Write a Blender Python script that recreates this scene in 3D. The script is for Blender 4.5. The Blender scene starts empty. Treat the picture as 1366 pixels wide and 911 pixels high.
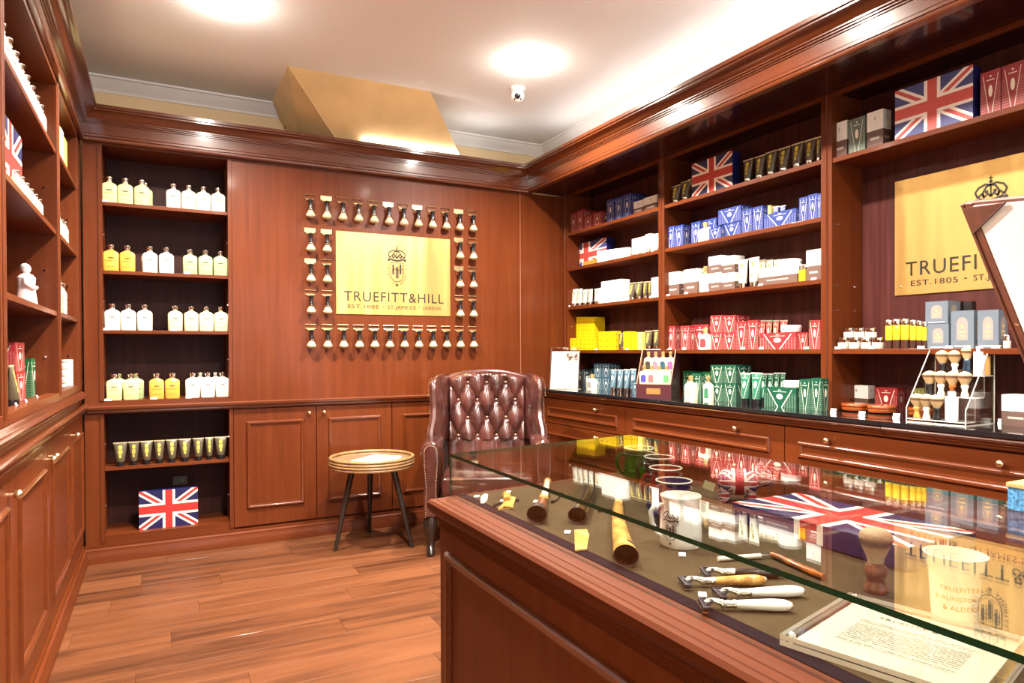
import bpy, bmesh, math, random
from mathutils import Vector, Matrix
random.seed(7)
PI = math.pi
SC = bpy.context.scene
COL = SC.collection
# ------------------------------------------------------------------ camera
F, CX, CY, H = 898.2, 683.0, 475.6, 1.25          # fitted to the 1366x911 frame
def _rot(yaw, pitch, roll):
    cy, sy = math.cos(yaw), math.sin(yaw)
    f = Vector((sy*math.cos(pitch), cy*math.cos(pitch), math.sin(pitch)))
    r = Vector((cy, -sy, 0)); d = f.cross(r)
    cr, sr = math.cos(roll), math.sin(roll)
    return cr*r+sr*d, -sr*r+cr*d, f
CR, CD, CF = _rot(math.radians(27.533), math.radians(-.507), math.radians(.221))
cam = bpy.data.objects.new('camera', bpy.data.cameras.new('camera')); COL.objects.link(cam)
cam.matrix_world = Matrix(((CR.x, -CD.x, -CF.x, 0), (CR.y, -CD.y, -CF.y, 0), (CR.z, -CD.z, -CF.z, H), (0, 0, 0, 1)))
cam.data.sensor_width = 36; cam.data.lens = F/1366*36; cam.data.shift_y = (CY-455.5)/1366
cam.data.clip_start = .02
SC.camera = cam
def hit(x, y, X=None, Y=None, Z=None):            # pixel -> point on a plane of the room
    d = CR*((x-CX)/F) + CD*((y-CY)/F) + CF
    o = Vector((0, 0, H))
    t = (X/d.x) if X is not None else (Y/d.y) if Y is not None else (Z-H)/d.z
    return o + d*t
# ------------------------------------------------------------------ world, exposure
w = bpy.data.worlds.new('daylight'); SC.world = w; w.use_nodes = True
w.node_tree.nodes['Background'].inputs[0].default_value = (.75, .86, 1, 1)
w.node_tree.nodes['Background'].inputs[1].default_value = 1.2
SC.view_settings.view_transform = 'Standard'; SC.view_settings.look = 'None'
SC.view_settings.gamma = 1; SC.view_settings.use_curve_mapping = False
SC.view_settings.exposure = 1.12
LAMP_W, LAMP_COL = 50.0, (1, .92, .81)
SC.cycles.max_bounces = 10; SC.cycles.transparent_max_bounces = 24; SC.cycles.sample_clamp_indirect = 8
# daylight enters by the shop window behind the camera; this portal sits in its opening
pl = bpy.data.lights.new('window_daylight', 'AREA'); pl.shape = 'RECTANGLE'; pl.size = 2.6; pl.size_y = 2.2
pl.energy = 14; pl.color = (.86, .92, 1)
po = bpy.data.objects.new('window_daylight', pl); COL.objects.link(po)
po.location = (1.3, -2.56, 1.35); po.rotation_euler = (PI/2, 0, 0)
# ------------------------------------------------------------------ node helpers
class Nd:
    def __init__(s, t, sock): s.t, s.s = t, sock
    def op(s, o, b=None, c=None):
        n = s.t.nodes.new('ShaderNodeMath'); n.operation = o
        for i, v in enumerate((s, b, c)):
            if v is None: continue
            if isinstance(v, Nd): s.t.links.new(v.s, n.inputs[i])
            else: n.inputs[i].default_value = v
        return Nd(s.t, n.outputs[0])
    def __add__(s, b): return s.op('ADD', b)
    def __sub__(s, b): return s.op('SUBTRACT', b)
    def __mul__(s, b): return s.op('MULTIPLY', b)
    def __truediv__(s, b): return s.op('DIVIDE', b)
    def abs(s): return s.op('ABSOLUTE')
    def lt(s, b): return s.op('LESS_THAN', b)
    def gt(s, b): return s.op('GREATER_THAN', b)
    def min(s, b): return s.op('MINIMUM', b)
    def max(s, b): return s.op('MAXIMUM', b)
    def fract(s): return s.op('FRACT')
    def band(s, a, b): return s.gt(a)*s.lt(b)
MATS = {}
def newmat(name):
    m = bpy.data.materials.new(name); m.use_nodes = True; MATS[name] = m
    return m, m.node_tree, m.node_tree.nodes['Principled BSDF']
def c4(c): return (c[0], c[1], c[2], 1)
def srgb(r, g, b):
    return tuple(((v/255)/12.92 if v/255 <= .04045 else ((v/255+.055)/1.055)**2.4) for v in (r, g, b))
def mixc(t, fac, a, b):
    n = t.nodes.new('ShaderNodeMix'); n.data_type = 'RGBA'
    t.links.new(fac.s, n.inputs[0])
    for i, v in ((6, a), (7, b)):
        if isinstance(v, tuple): n.inputs[i].default_value = c4(v)
        else: t.links.new(v, n.inputs[i])
    return n.outputs[2]
def plain(name, col, rough=.45, metal=0, coat=0, spec=.5, emit=0, noise=0, nscale=30, bump=0, sub=0):
    if name in MATS: return MATS[name]
    m, t, p = newmat(name)
    p.inputs['Base Color'].default_value = c4(col); p.inputs['Roughness'].default_value = rough
    p.inputs['Metallic'].default_value = metal; p.inputs['Coat Weight'].default_value = coat
    p.inputs['Specular IOR Level'].default_value = spec
    if emit: p.inputs['Emission Color'].default_value = c4(col); p.inputs['Emission Strength'].default_value = emit
    if noise or bump:
        tc = t.nodes.new('ShaderNodeTexCoord'); nz = t.nodes.new('ShaderNodeTexNoise')
        nz.inputs['Scale'].default_value = nscale; nz.inputs['Detail'].default_value = 4
        t.links.new(tc.outputs['Object'], nz.inputs['Vector'])
        f = Nd(t, nz.outputs['Fac'])
        if noise:
            k = tuple(min(1, v*(1+noise)) for v in col); d = tuple(v*(1-noise) for v in col)
            t.links.new(mixc(t, f.op('SUBTRACT', .3).op('MULTIPLY', 2.5), d, k), p.inputs['Base Color'])
        if bump:
            b = t.nodes.new('ShaderNodeBump'); b.inputs['Strength'].default_value = bump; b.inputs['Distance'].default_value = .004
            t.links.new(nz.outputs['Fac'], b.inputs['Height']); t.links.new(b.outputs[0], p.inputs['Normal'])
    return m
def wood(name, dark, mid, light, axis='z', rough=.42, coat=.13, k=34, rnd=False, lat=1.0, spec=.18):
    if name in MATS: return MATS[name]
    m, t, p = newmat(name)
    tc = t.nodes.new('ShaderNodeTexCoord'); mp = t.nodes.new('ShaderNodeMapping')
    sc = {'x': (1.3, k, k), 'y': (k, 1.3, k), 'z': (k, k, 1.3)}[axis]
    mp.inputs['Scale'].default_value = sc
    t.links.new(tc.outputs['Object'], mp.inputs['Vector'])
    vec = mp.outputs[0]
    if rnd:
        oi = t.nodes.new('ShaderNodeObjectInfo'); va = t.nodes.new('ShaderNodeVectorMath'); va.operation = 'ADD'
        ml = t.nodes.new('ShaderNodeMath'); ml.operation = 'MULTIPLY'; ml.inputs[1].default_value = 90
        t.links.new(oi.outputs['Random'], ml.inputs[0]); t.links.new(vec, va.inputs[0]); t.links.new(ml.outputs[0], va.inputs[1]); vec = va.outputs[0]
    n1 = t.nodes.new('ShaderNodeTexNoise'); n1.inputs['Scale'].default_value = 1; n1.inputs['Detail'].default_value = 7; n1.inputs['Roughness'].default_value = .62; n1.inputs['Distortion'].default_value = .35
    t.links.new(vec, n1.inputs['Vector'])
    n2 = t.nodes.new('ShaderNodeTexNoise'); n2.inputs['Scale'].default_value = 1.4; n2.inputs['Detail'].default_value = 2
    t.links.new(tc.outputs['Object'], n2.inputs['Vector'])
    f = Nd(t, n1.outputs['Fac'])*.7 + Nd(t, n2.outputs['Fac'])*.3*lat + .15*(1-lat)
    if rnd: f = f + (Nd(t, oi.outputs['Random'])-.5)*.16
    r = t.nodes.new('ShaderNodeValToRGB'); e = r.color_ramp.elements
    e[0].position = .30; e[0].color = c4(dark); e[1].position = .70; e[1].color = c4(light)
    q = e.new(.5); q.color = c4(mid)
    t.links.new(f.s, r.inputs[0]); t.links.new(r.outputs[0], p.inputs['Base Color'])
    p.inputs['Roughness'].default_value = rough; p.inputs['Coat Weight'].default_value = coat; p.inputs['Coat Roughness'].default_value = .10; p.inputs['Specular IOR Level'].default_value = spec
    b = t.nodes.new('ShaderNodeBump'); b.inputs['Strength'].default_value = .06; b.inputs['Distance'].default_value = .003
    t.links.new(n1.outputs['Fac'], b.inputs['Height']); t.links.new(b.outputs[0], p.inputs['Normal'])
    return m
def uvs(t):
    n = t.nodes.new('ShaderNodeUVMap'); s = t.nodes.new('ShaderNodeSeparateXYZ'); t.links.new(n.outputs[0], s.inputs[0])
    return Nd(t, s.outputs[0]), Nd(t, s.outputs[1])
MG = ((.084, .0158, .0030), (.110, .0225, .0045), (.140, .0315, .0070))
WZ, WX, WY = (wood('mahogany_'+a, *MG, axis=a) for a in 'zxy')
MX, MY = (wood('polished_moulding_'+a, *MG, axis=a, rough=.3, coat=.9, spec=.4) for a in 'xy')   # mouldings carry a thicker polish
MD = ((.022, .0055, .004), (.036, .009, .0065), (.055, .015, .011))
WDZ = wood('shaded_mahogany', *MD, axis='z', rough=.5, coat=0, spec=.2)  # back panels: the shade inside the recesses is put into this darker wood colour
FLOORM = wood('laminate', (.040, .0130, .0055), (.122, .0410, .0160), (.178, .066, .0280), axis='x', rough=.40, coat=.06, k=16, rnd=True)
def brassmat():
    m, t, p = newmat('polished_brass'); p.inputs['Base Color'].default_value = (.86, .545, .185, 1); p.inputs['Metallic'].default_value = .8; p.inputs['Roughness'].default_value = .3
    tc = t.nodes.new('ShaderNodeTexCoord'); mp = t.nodes.new('ShaderNodeMapping'); mp.inputs['Scale'].default_value = (7, 1, .5); n = t.nodes.new('ShaderNodeTexNoise'); n.inputs['Scale'].default_value = 1; n.inputs['Detail'].default_value = 1
    t.links.new(tc.outputs['Object'], mp.inputs[0]); t.links.new(mp.outputs[0], n.inputs['Vector'])
    b = t.nodes.new('ShaderNodeBump'); b.inputs['Strength'].default_value = .6; b.inputs['Distance'].default_value = .03; t.links.new(n.outputs['Fac'], b.inputs['Height']); t.links.new(b.outputs[0], p.inputs['Normal'])
    return m
BRASS = brassmat()
KNOB = plain('antique_brass', (.72, .56, .33), .3, 1)
CHROME = plain('chrome', (.82, .80, .78), .12, 1)
BLACK = plain('black_gloss', (.012, .011, .012), .18)
INK = plain('engraved_black', (.012, .010, .008), .5)
WHITE = plain('white_card', (.82, .81, .78), .5)
TAG = plain('white_tag', (.85, .85, .83), .45)
FELT = plain('taupe_felt', (.052, .036, .020), 1, spec=0, noise=.12, nscale=14)
GAPSHADE = plain('gap_shade', (.010, .008, .011), 1, spec=0)
CREAMW = plain('cream_plaster', (.78, .60, .36), .75)
CEIL = plain('ceiling_paint', (.80, .82, .83), .8)
COVEM = plain('white_gloss_paint', (.80, .79, .78), .45)
LEATHER = plain('oxblood_leather', (.058, .0165, .0125), .25, coat=.3, noise=.55, nscale=9, bump=.06)
def flagmat(name, red, white, navy, k=1.0):
    m, t, p = newmat(name); u, v = uvs(t)
    x, y = (u-.5), (v-.5); ax, ay = x.abs(), y.abs()
    s = (x.abs()-y.abs()).abs()
    c = mixc(t, s.lt(.105), navy, white); c = mixc(t, s.lt(.042), c, red)
    c = mixc(t, ax.lt(.105*k).max(ay.lt(.165)), c, white); c = mixc(t, ax.lt(.062*k).max(ay.lt(.105)), c, red)
    t.links.new(c, p.inputs['Base Color']); p.inputs['Roughness'].default_value = .4
    return m
FLAG = flagmat('flag_print', srgb(176, 44, 40), srgb(238, 222, 205), srgb(22, 24, 72))
FLAGF = flagmat('flag_print_faded', srgb(196, 78, 72), srgb(240, 230, 225), srgb(62, 66, 120))
NAVY = plain('navy_card', srgb(20, 24, 78), .4, noise=.3, nscale=60)
def vmat(name, base, line=(.80, .76, .64), tube=False):
    m, t, p = newmat(name); u, v = uvs(t)
    if tube: u = u*2                                # the front half of a tube carries the print
    x = (u-.5).abs()
    soft = tuple(b*.72+l*.28 for b, l in zip(base, line))
    d = (x - (v*.34+.06)).abs()
    c = mixc(t, ((u*13).fract()-.5).abs().lt(.22)*((v*17).fract()-.5).abs().lt(.22)*x.gt(v*.34+.08)*v.lt(.72), base, soft)
    c = mixc(t, d.lt(.014)*v.lt(.92), c, line)
    ov = ((u-.5)*(u-.5))/.010 + ((v-.55)*(v-.55))/.018
    c = mixc(t, ov.lt(1), c, line)
    c = mixc(t, ((v-.80).abs().lt(.010)*x.lt(.20)).max(((v-.88).abs().lt(.018))*x.lt(.045)), c, line)
    t.links.new(c, p.inputs['Base Color']); p.inputs['Roughness'].default_value = .42
    return m
CARD = {}
for nm, col in dict(red=srgb(140, 28, 32), rose=srgb(148, 40, 46), blue=srgb(28, 52, 128), teal=srgb(28, 76, 98), green=srgb(10, 74, 54), sage=srgb(92, 106, 96), darkteal=srgb(16, 40, 52), forest=srgb(16, 84, 44)).items():
    CARD[nm] = (vmat(nm+'_print', col), plain(nm+'_card', tuple(v*.85 for v in col), .42))
def twotone(name, top, low, at=.48):
    m, t, p = newmat(name); u, v = uvs(t)
    c = mixc(t, v.gt(at), low, top)
    c = mixc(t, ((u-.5).abs().lt(.28)*(v-at*.55).abs().lt(.035)).max(((u-.5)*(u-.5)*9+(v-.8)*(v-.8)*5).lt(.02)), c, (.45, .40, .36))
    t.links.new(c, p.inputs['Base Color']); p.inputs['Roughness'].default_value = .42
    return m
CARD['whitebrown'] = (twotone('white_brown_print', (.82, .81, .78), (.13, .075, .06)), WHITE)
CARD['white'] = (WHITE, WHITE)
def yellowmat():
    m, t, p = newmat('yellow_print'); u, v = uvs(t)
    mk = ((u*3).fract()-.5).abs().lt(.16)*((v*3).fract()-.5).abs().lt(.10)
    t.links.new(mixc(t, mk, srgb(216, 182, 14), srgb(140, 112, 14)), p.inputs['Base Color']); p.inputs['Roughness'].default_value = .4
    return m
CARD['yellow'] = (yellowmat(), plain('yellow_card', srgb(206, 172, 14), .4))
CARD['paleyellow'] = (plain('pale_yellow_card', srgb(246, 228, 120), .4),)*2
def archmat():
    m, t, p = newmat('grey_arch_print'); u, v = uvs(t)
    x = (u-.5).abs()
    arch = (x.lt(.25)*v.gt(.22)*v.lt(.70)).max(((u-.5)*(u-.5)/.05+(v-.70)*(v-.70)/.016).lt(1))
    c = mixc(t, arch, srgb(98, 108, 120), srgb(140, 134, 128))
    tx = ((v-.58).abs().lt(.04)*x.lt(.05)).max((v-.44).abs().lt(.018)*x.lt(.14)).max((v-.33).abs().lt(.014)*x.lt(.11))
    c = mixc(t, tx, c, srgb(226, 186, 110)); c = mixc(t, (v-.06).abs().lt(.015)*x.lt(.35), c, srgb(220, 220, 220))
    t.links.new(c, p.inputs['Base Color']); p.inputs['Roughness'].default_value = .4
    return m
CARD['grey'] = (archmat(), plain('charcoal_card', srgb(40, 34, 36), .4))
CARD['ochre'] = (plain('ochre_card', srgb(176, 130, 50), .45),)*2
CARD['black'] = (plain('black_card', srgb(30, 26, 26), .35),)*2
CARD['greengold'] = (vmat('green_gold_print', srgb(126, 130, 60)), plain('olive_card', srgb(110, 112, 50), .4))
def tubemat(name, base, mark):                    # mark runs down the front of a squeeze tube
    m, t, p = newmat(name); u, v = uvs(t)
    x = (u-.25).abs()
    k = (((u-.25)*(u-.25))/.0022+((v-.74)*(v-.74))/.012).lt(1).max(x.lt(.055)*(v-.5).abs().lt(.11)*((v*26).fract()).lt(.6)).max(x.lt(.03)*(v-.28).abs().lt(.07))
    t.links.new(mixc(t, k, base, mark), p.inputs['Base Color']); p.inputs['Roughness'].default_value = .28
    return m
TUBE = dict(black=tubemat('black_gold_tube', srgb(84, 74, 58), srgb(214, 192, 76)), white=tubemat('white_tube', srgb(226, 224, 208), srgb(120, 126, 70)),
            teal=vmat('teal_tube', srgb(70, 108, 130), tube=True), green=vmat('green_tube', srgb(22, 108, 80), tube=True),
            orange=vmat('orange_tube', srgb(190, 66, 52), tube=True), blue=vmat('blue_tube', srgb(40, 62, 140), tube=True),
            cream=tubemat('cream_tube', srgb(226, 214, 180), srgb(150, 130, 70)), red=tubemat('red_tube', srgb(176, 52, 54), srgb(240, 226, 214)))
def bottlemat(name, col):
    m, t, p = newmat(name); u, v = uvs(t)
    x = (u-.25).abs()
    k = (((u-.25)*(u-.25))/.0009+((v-.60)*(v-.60))/.0016).lt(1).max(x.lt(.085)*(v-.47).abs().lt(.010)).max(x.lt(.05)*(v-.43).abs().lt(.006)).max(x.lt(.06)*(v-.2).abs().lt(.008))
    t.links.new(mixc(t, k, col, tuple(c*.25 for c in col)), p.inputs['Base Color']); p.inputs['Roughness'].default_value = .22
    p.inputs['Coat Weight'].default_value = .3
    return m
BOT = dict(lime=bottlemat('lime_lotion', srgb(218, 216, 152)), cream=bottlemat('cream_lotion', srgb(238, 226, 196)), amber=bottlemat('amber_lotion', srgb(226, 168, 70)),
           white=bottlemat('white_lotion', srgb(240, 234, 220)), green=bottlemat('green_lotion', srgb(172, 192, 132)), butter=bottlemat('butter_lotion', srgb(236, 216, 168)))
def glassmat(name, tint, rough=0.0, ior=1.6):
    m, t, p = newmat(name); t.nodes.remove(p)
    out = t.nodes['Material Output']; mx = t.nodes.new('ShaderNodeMixShader'); fr = t.nodes.new('ShaderNodeFresnel'); ge = t.nodes.new('ShaderNodeNewGeometry'); t.links.new((Nd(t, ge.outputs['Backfacing'])*(1/ior-ior)+ior).s, fr.inputs['IOR'])   # the same glass-air step from either side of the pane
    tr = t.nodes.new('ShaderNodeBsdfTransparent'); tr.inputs[0].default_value = c4(tint)
    gl = t.nodes.new('ShaderNodeBsdfGlossy'); gl.inputs['Roughness'].default_value = rough
    t.links.new(fr.outputs[0], mx.inputs[0]); t.links.new(tr.outputs[0], mx.inputs[1]); t.links.new(gl.outputs[0], mx.inputs[2]); t.links.new(mx.outputs[0], out.inputs[0])
    return m
GLASS = glassmat('clear_glass', (.97, .985, .975))
ACRYL = glassmat('clear_acrylic', (.96, .96, .95))
GEDGE = plain('green_glass_edge', (.004, .035, .018), .08)
AEDGE = plain('acrylic_edge', (.75, .70, .60), .12)
AMBERG = plain('yellow_oil', srgb(228, 190, 40), .08, coat=.5)
# ------------------------------------------------------------------ geometry helpers (verts, faces, optional uv per loop, optional material index)
def G(v, f, uv=None, mi=None, sm=False): return dict(v=[Vector(a) for a in v], f=[list(a) for a in f], uv=uv, mi=mi, sm=sm)
def xf(g, M): return dict(g, v=[M @ a for a in g['v']])
def tr(x=0, y=0, z=0, rz=0, rx=0, ry=0): return Matrix.Translation((x, y, z)) @ Matrix.Rotation(rz, 4, 'Z') @ Matrix.Rotation(ry, 4, 'Y') @ Matrix.Rotation(rx, 4, 'X')
def join(*gs):
    v, f, uv, mi = [], [], [], []
    for g in gs:
        o = len(v); v += g['v']; f += [[i+o for i in a] for a in g['f']]
        uv += g['uv'] or [(0, 0)]*sum(len(a) for a in g['f']); mi += g['mi'] or [0]*len(g['f'])
    return dict(v=v, f=f, uv=uv, mi=mi, sm=any(g['sm'] for g in gs))
def box(x0, x1, y0, y1, z0, z1, mi=None):          # faces: front(-y) back right left top bottom, uv 0..1 on each
    v = [(x0, y0, z0), (x1, y0, z0), (x1, y1, z0), (x0, y1, z0), (x0, y0, z1), (x1, y0, z1), (x1, y1, z1), (x0, y1, z1)]
    f = [(0, 1, 5, 4), (2, 3, 7, 6), (1, 2, 6, 5), (3, 0, 4, 7), (4, 5, 6, 7), (3, 2, 1, 0)]
    return G(v, f, [(0, 0), (1, 0), (1, 1), (0, 1)]*6, mi)
def cbox(w, d, h, z=0, mi=None): return box(-w/2, w/2, -d/2, d/2, z, z+h, mi)
def bev(g, r=.003, seg=2):
    bm = bmesh.new(); vs = [bm.verts.new(a) for a in g['v']]
    for a in g['f']: bm.faces.new([vs[i] for i in a])
    bmesh.ops.bevel(bm, geom=list(bm.edges), offset=r, segments=seg, affect='EDGES', profile=.6)
    bm.verts.index_update()
    o = G([a.co.copy() for a in bm.verts], [[x.index for x in a.verts] for a in bm.faces]); bm.free(); return o
def loft(rings, cap=True, sm=True, closed=True):
    v, f, uv = [], [], []; n = len(rings[0]); m = len(rings)
    for r in rings: v += r
    zs = [sum(p[2] for p in r)/n for r in rings]; z0, z1 = min(zs), max(zs); dz = (z1-z0) or 1
    for i in range(m-1):
        for j in range(n if closed else n-1):
            k = (j+1) % n
            f.append((i*n+j, i*n+k, (i+1)*n+k, (i+1)*n+j)); a, b = (zs[i]-z0)/dz, (zs[i+1]-z0)/dz
            uv += [(j/n, a), ((j+1)/n, a), ((j+1)/n, b), (j/n, b)]
    if cap:
        f.append(tuple(range(n-1, -1, -1))); f.append(tuple((m-1)*n+j for j in range(n))); uv += [(.75, 0)]*n + [(.75, 1)]*n
    return G(v, f, uv, None, sm)
def lathe(prof, n=20, sm=True):                   # j runs so that u=.25 faces -y
    return loft([[(r*math.cos(2*PI*(j/n-.5)), r*math.sin(2*PI*(j/n-.5)), z) for j in range(n)] for r, z in prof], True, sm)
def superring(hw, hd, z, e=4, n=24, dx=0, dy=0):
    o = []
    for j in range(n):
        a = 2*PI*(j/n-.5); c, s = math.cos(a), math.sin(a)
        o.append((dx+hw*math.copysign(abs(c)**(2/e), c), dy+hd*math.copysign(abs(s)**(2/e), s), z))
    return o
def tube(pts, r, n=8, closed=False, cap=True):
    pts = [Vector(p) for p in pts]; rings = []; m = len(pts); up = Vector((0, 0, 1)); last = None
    for i, p in enumerate(pts):
        a = pts[(i-1) % m] if (closed or i > 0) else p; b = pts[(i+1) % m] if (closed or i < m-1) else p
        t = (b-a).normalized()
        if last is None:
            s = t.cross(up)
            if s.length < .1: s = t.cross(Vector((1, 0, 0)))
        else: s = last - t*last.dot(t)
        s.normalize(); last = s; q = s.cross(t); rr = r[i] if isinstance(r, (list, tuple)) else r
        rings.append([tuple(p + s*rr*math.cos(2*PI*j/n) + q*rr*math.sin(2*PI*j/n)) for j in range(n)])
    if closed: rings.append(rings[0])
    return loft(rings, cap and not closed)
def sphere(r, n=12, m=8, c=(0, 0, 0), s=(1, 1, 1)):
    g = lathe([(max(1e-4, r*math.sin(PI*i/m)), -r*math.cos(PI*i/m)) for i in range(m+1)], n)
    return xf(g, Matrix.Translation(c) @ Matrix.Diagonal((*s, 1)))
def frame(w, h, prof, sm=True):                  # moulding ring in the xz plane, prof: (inset, proud toward -y)
    rings = []
    for a, b in ((-1, -1), (1, -1), (1, 1), (-1, 1), (-1, -1)):
        rings.append([(a*(w/2-i), -o, b*(h/2-i)) for i, o in prof])
    g = loft(rings, False, sm, False); g['f'] = [a[::-1] for a in g['f']]; return g
BEAD = [(0, 0), (.002, .007), (.008, .012), (.015, .011), (.020, .007), (.022, .003), (.027, .003), (.028, 0)]
def sweep(path, prof, side=1):                    # one mitred moulding piece per path segment, prof: (offset into the room, z)
    out = []; P = [Vector(p) for p in path]; n = len(P)
    nm = []
    for i in range(n-1):
        t = (P[i+1]-P[i]).normalized(); nm.append(Vector((t.y, -t.x))*side)
    def pt(i, o):
        if i == 0: return P[0]+nm[0]*o
        if i == n-1: return P[-1]+nm[-1]*o
        a, b = nm[i-1], nm[i]; return P[i] + (a+b)*(o/(1+a.dot(b)))
    for i in range(n-1):
        out.append(loft([[(*pt(i, o), z) for o, z in prof], [(*pt(i+1, o), z) for o, z in prof]], True, True))
    return out
def mesh(g, name='m'):
    me = bpy.data.meshes.new(name); me.from_pydata([tuple(a) for a in g['v']], [], g['f'])
    if g['uv']:
        l = me.uv_layers.new(name='UVMap'); l.data.foreach_set('uv', [c for p in g['uv'] for c in p])
    if g['mi']: me.polygons.foreach_set('material_index', g['mi'])
    if g['sm']:
        me.polygons.foreach_set('use_smooth', [True]*len(g['f']))
    me.update()
    bm = bmesh.new(); bm.from_mesh(me); bmesh.ops.remove_doubles(bm, verts=bm.verts, dist=1e-6); bmesh.ops.recalc_face_normals(bm, faces=bm.faces); bm.to_mesh(me); bm.free()
    if g['sm']:
        try: me.set_sharp_from_angle(angle=math.radians(40))
        except Exception: pass
    return me
def add(name, g, mat, parent=None, M=None, world=False, label=None):
    me = g if isinstance(g, bpy.types.Mesh) else mesh(g, name)
    if not me.materials:
        for m in (mat if isinstance(mat, (list, tuple)) else [mat]): me.materials.append(m)
    o = bpy.data.objects.new(name, me); COL.objects.link(o)
    if parent:
        o.parent = parent
        if world: o.location = -parent.location
    if M is not None: o.matrix_local = M
    if label: o['label'] = label
    return o
def tag(o, label=None, cat=None, group=None, kind=None):
    for k, v in (('label', label), ('category', cat), ('group', group), ('kind', kind)):
        if v: o[k] = v
    return o
def thing(name, label=None, cat=None, loc=(0, 0, 0), rz=0, group=None):
    o = bpy.data.objects.new(name, None); COL.objects.link(o); o.location = loc; o.rotation_euler = (0, 0, rz); o.empty_display_size = .05
    return tag(o, label, cat, group)
def struct(name, g, mat, parent=None):
    o = add(name, g, mat, parent)
    if not parent: o['kind'] = 'structure'
    return o
REG = {}                                          # things labelled at the end: description + place, with an ordinal where several look alike
def reg(o, desc, place, key, cat, group=None):
    REG.setdefault((desc, place), []).append((key, o)); o['category'] = cat; o['group'] = group or (cat+'s '+place)
    return o
def copyt(src, loc, rz=0):
    o = src.copy(); COL.objects.link(o); o.location = loc; o.rotation_euler = (0, 0, rz)
    for c in src.children:
        k = c.copy(); COL.objects.link(k); k.parent = o
        for e in c.children:
            q = e.copy(); COL.objects.link(q); q.parent = k
    return o
TXT = {}
def text(s, size, extr=.0006, spacing=1.0, xs=1.0, align='CENTER'):
    key = (s, size, extr, spacing, xs)
    if key in TXT: return TXT[key]
    c = bpy.data.curves.new('t', 'FONT'); c.body = s; c.size = size; c.extrude = extr; c.space_character = spacing; c.align_x = align; c.resolution_u = 3
    o = bpy.data.objects.new('t', c); COL.objects.link(o); bpy.context.view_layer.update()
    me = bpy.data.meshes.new_from_object(o.evaluated_get(bpy.context.evaluated_depsgraph_get()))
    bpy.data.objects.remove(o); bpy.data.curves.remove(c)
    for v in me.vertices: v.co.x *= xs
    TXT[key] = me; me.name = 'lettering'; me.materials.clear(); return me
def fit(s, cap, width, extr=.0005):                # lettering scaled to a cap height and overall width
    me = text(s, .1, extr, 1.12).copy(); xs = [v.co.x for v in me.vertices]; ys = [v.co.y for v in me.vertices]
    cx, sx, sy = (max(xs)+min(xs))/2, width/(max(xs)-min(xs)), cap/.0729
    for v in me.vertices: v.co.x = (v.co.x-cx)*sx; v.co.y *= sy
    return me
STAND = Matrix.Rotation(PI/2, 4, 'X')              # text plane xy -> xz, reading from -y
# ================================================================== THE ROOM
ZC = 2.99                                         # ceiling height
YB, YW = 4.66, 5.02                               # back joinery face, back wall
XL, XS, XBK = -.41, 2.90, 3.13                    # left joinery face, right shelf face, right shelf back
fl = struct('floor', box(-.9, 3.3, -2.7, 5.1, -.06, -.008), plain('subfloor', (.12, .05, .025), .6))
PW, PLN = .187, 1.21
plank_me = mesh(bev(box(0, PLN-.0008, 0, PW-.0008, -.008, 0), .0008, 1), 'plank')
for r in range(-4, 26):
    off = -.9 + ((r*.43) % 1.0)*-.9
    for c in range(5):
        x = off + c*PLN
        if x > 2.9 or x+PLN < -.6 or (r*PW > 4.7): continue
        add('plank', plank_me, FLOORM, fl, Matrix.Translation((x, r*PW, 0)))
struct('ceiling', box(-.9, 3.3, -2.7, 5.1, ZC, ZC+.1), CEIL)
struct('wall_back', box(-.9, 3.3, YW, YW+.1, 0, ZC), CREAMW)
struct('wall_left', box(-.9, -.8, -2.7, YW, 0, ZC), CREAMW)
struct('wall_right', join(box(3.16, 3.3, -2.7, YW, 0, ZC), box(2.94, 3.16, -2.7, YW, 2.53, ZC)), CREAMW)
# shop front behind the camera: wall with a wide window opening
struct('wall_front', join(box(-.9, 0, -2.7, -2.6, 0, ZC), box(2.6, 3.3, -2.7, -2.6, 0, ZC), box(0, 2.6, -2.7, -2.6, 2.45, ZC), box(0, 2.6, -2.7, -2.6, 0, .25)), CREAMW)
wn = struct('window_1', join(box(0, .06, -2.69, -2.61, .25, 2.45), box(2.54, 2.6, -2.69, -2.61, .25, 2.45), box(.06, 2.54, -2.69, -2.61, .25, .31), box(.06, 2.54, -2.69, -2.61, 2.39, 2.45), box(1.27, 1.33, -2.69, -2.61, .31, 2.39)), WX)
for x0, x1 in ((.06, 1.27), (1.33, 2.54)): add('pane', box(x0, x1, -2.655, -2.645, .31, 2.39), GLASS, wn)
# white plaster cove along the ceiling
COVE = [(0, 2.905), (.010, 2.905), (.012, 2.915), (.022, 2.925), (.045, 2.945), (.062, 2.965), (.070, 2.975), (.085, 2.978), (.085, ZC), (0, ZC)]
for i, g in enumerate(sweep([(-.8, YW), (2.94, YW), (2.94, -2.6)], COVE)): struct('trim_%d' % (i+1), g, COVEM)
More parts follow.
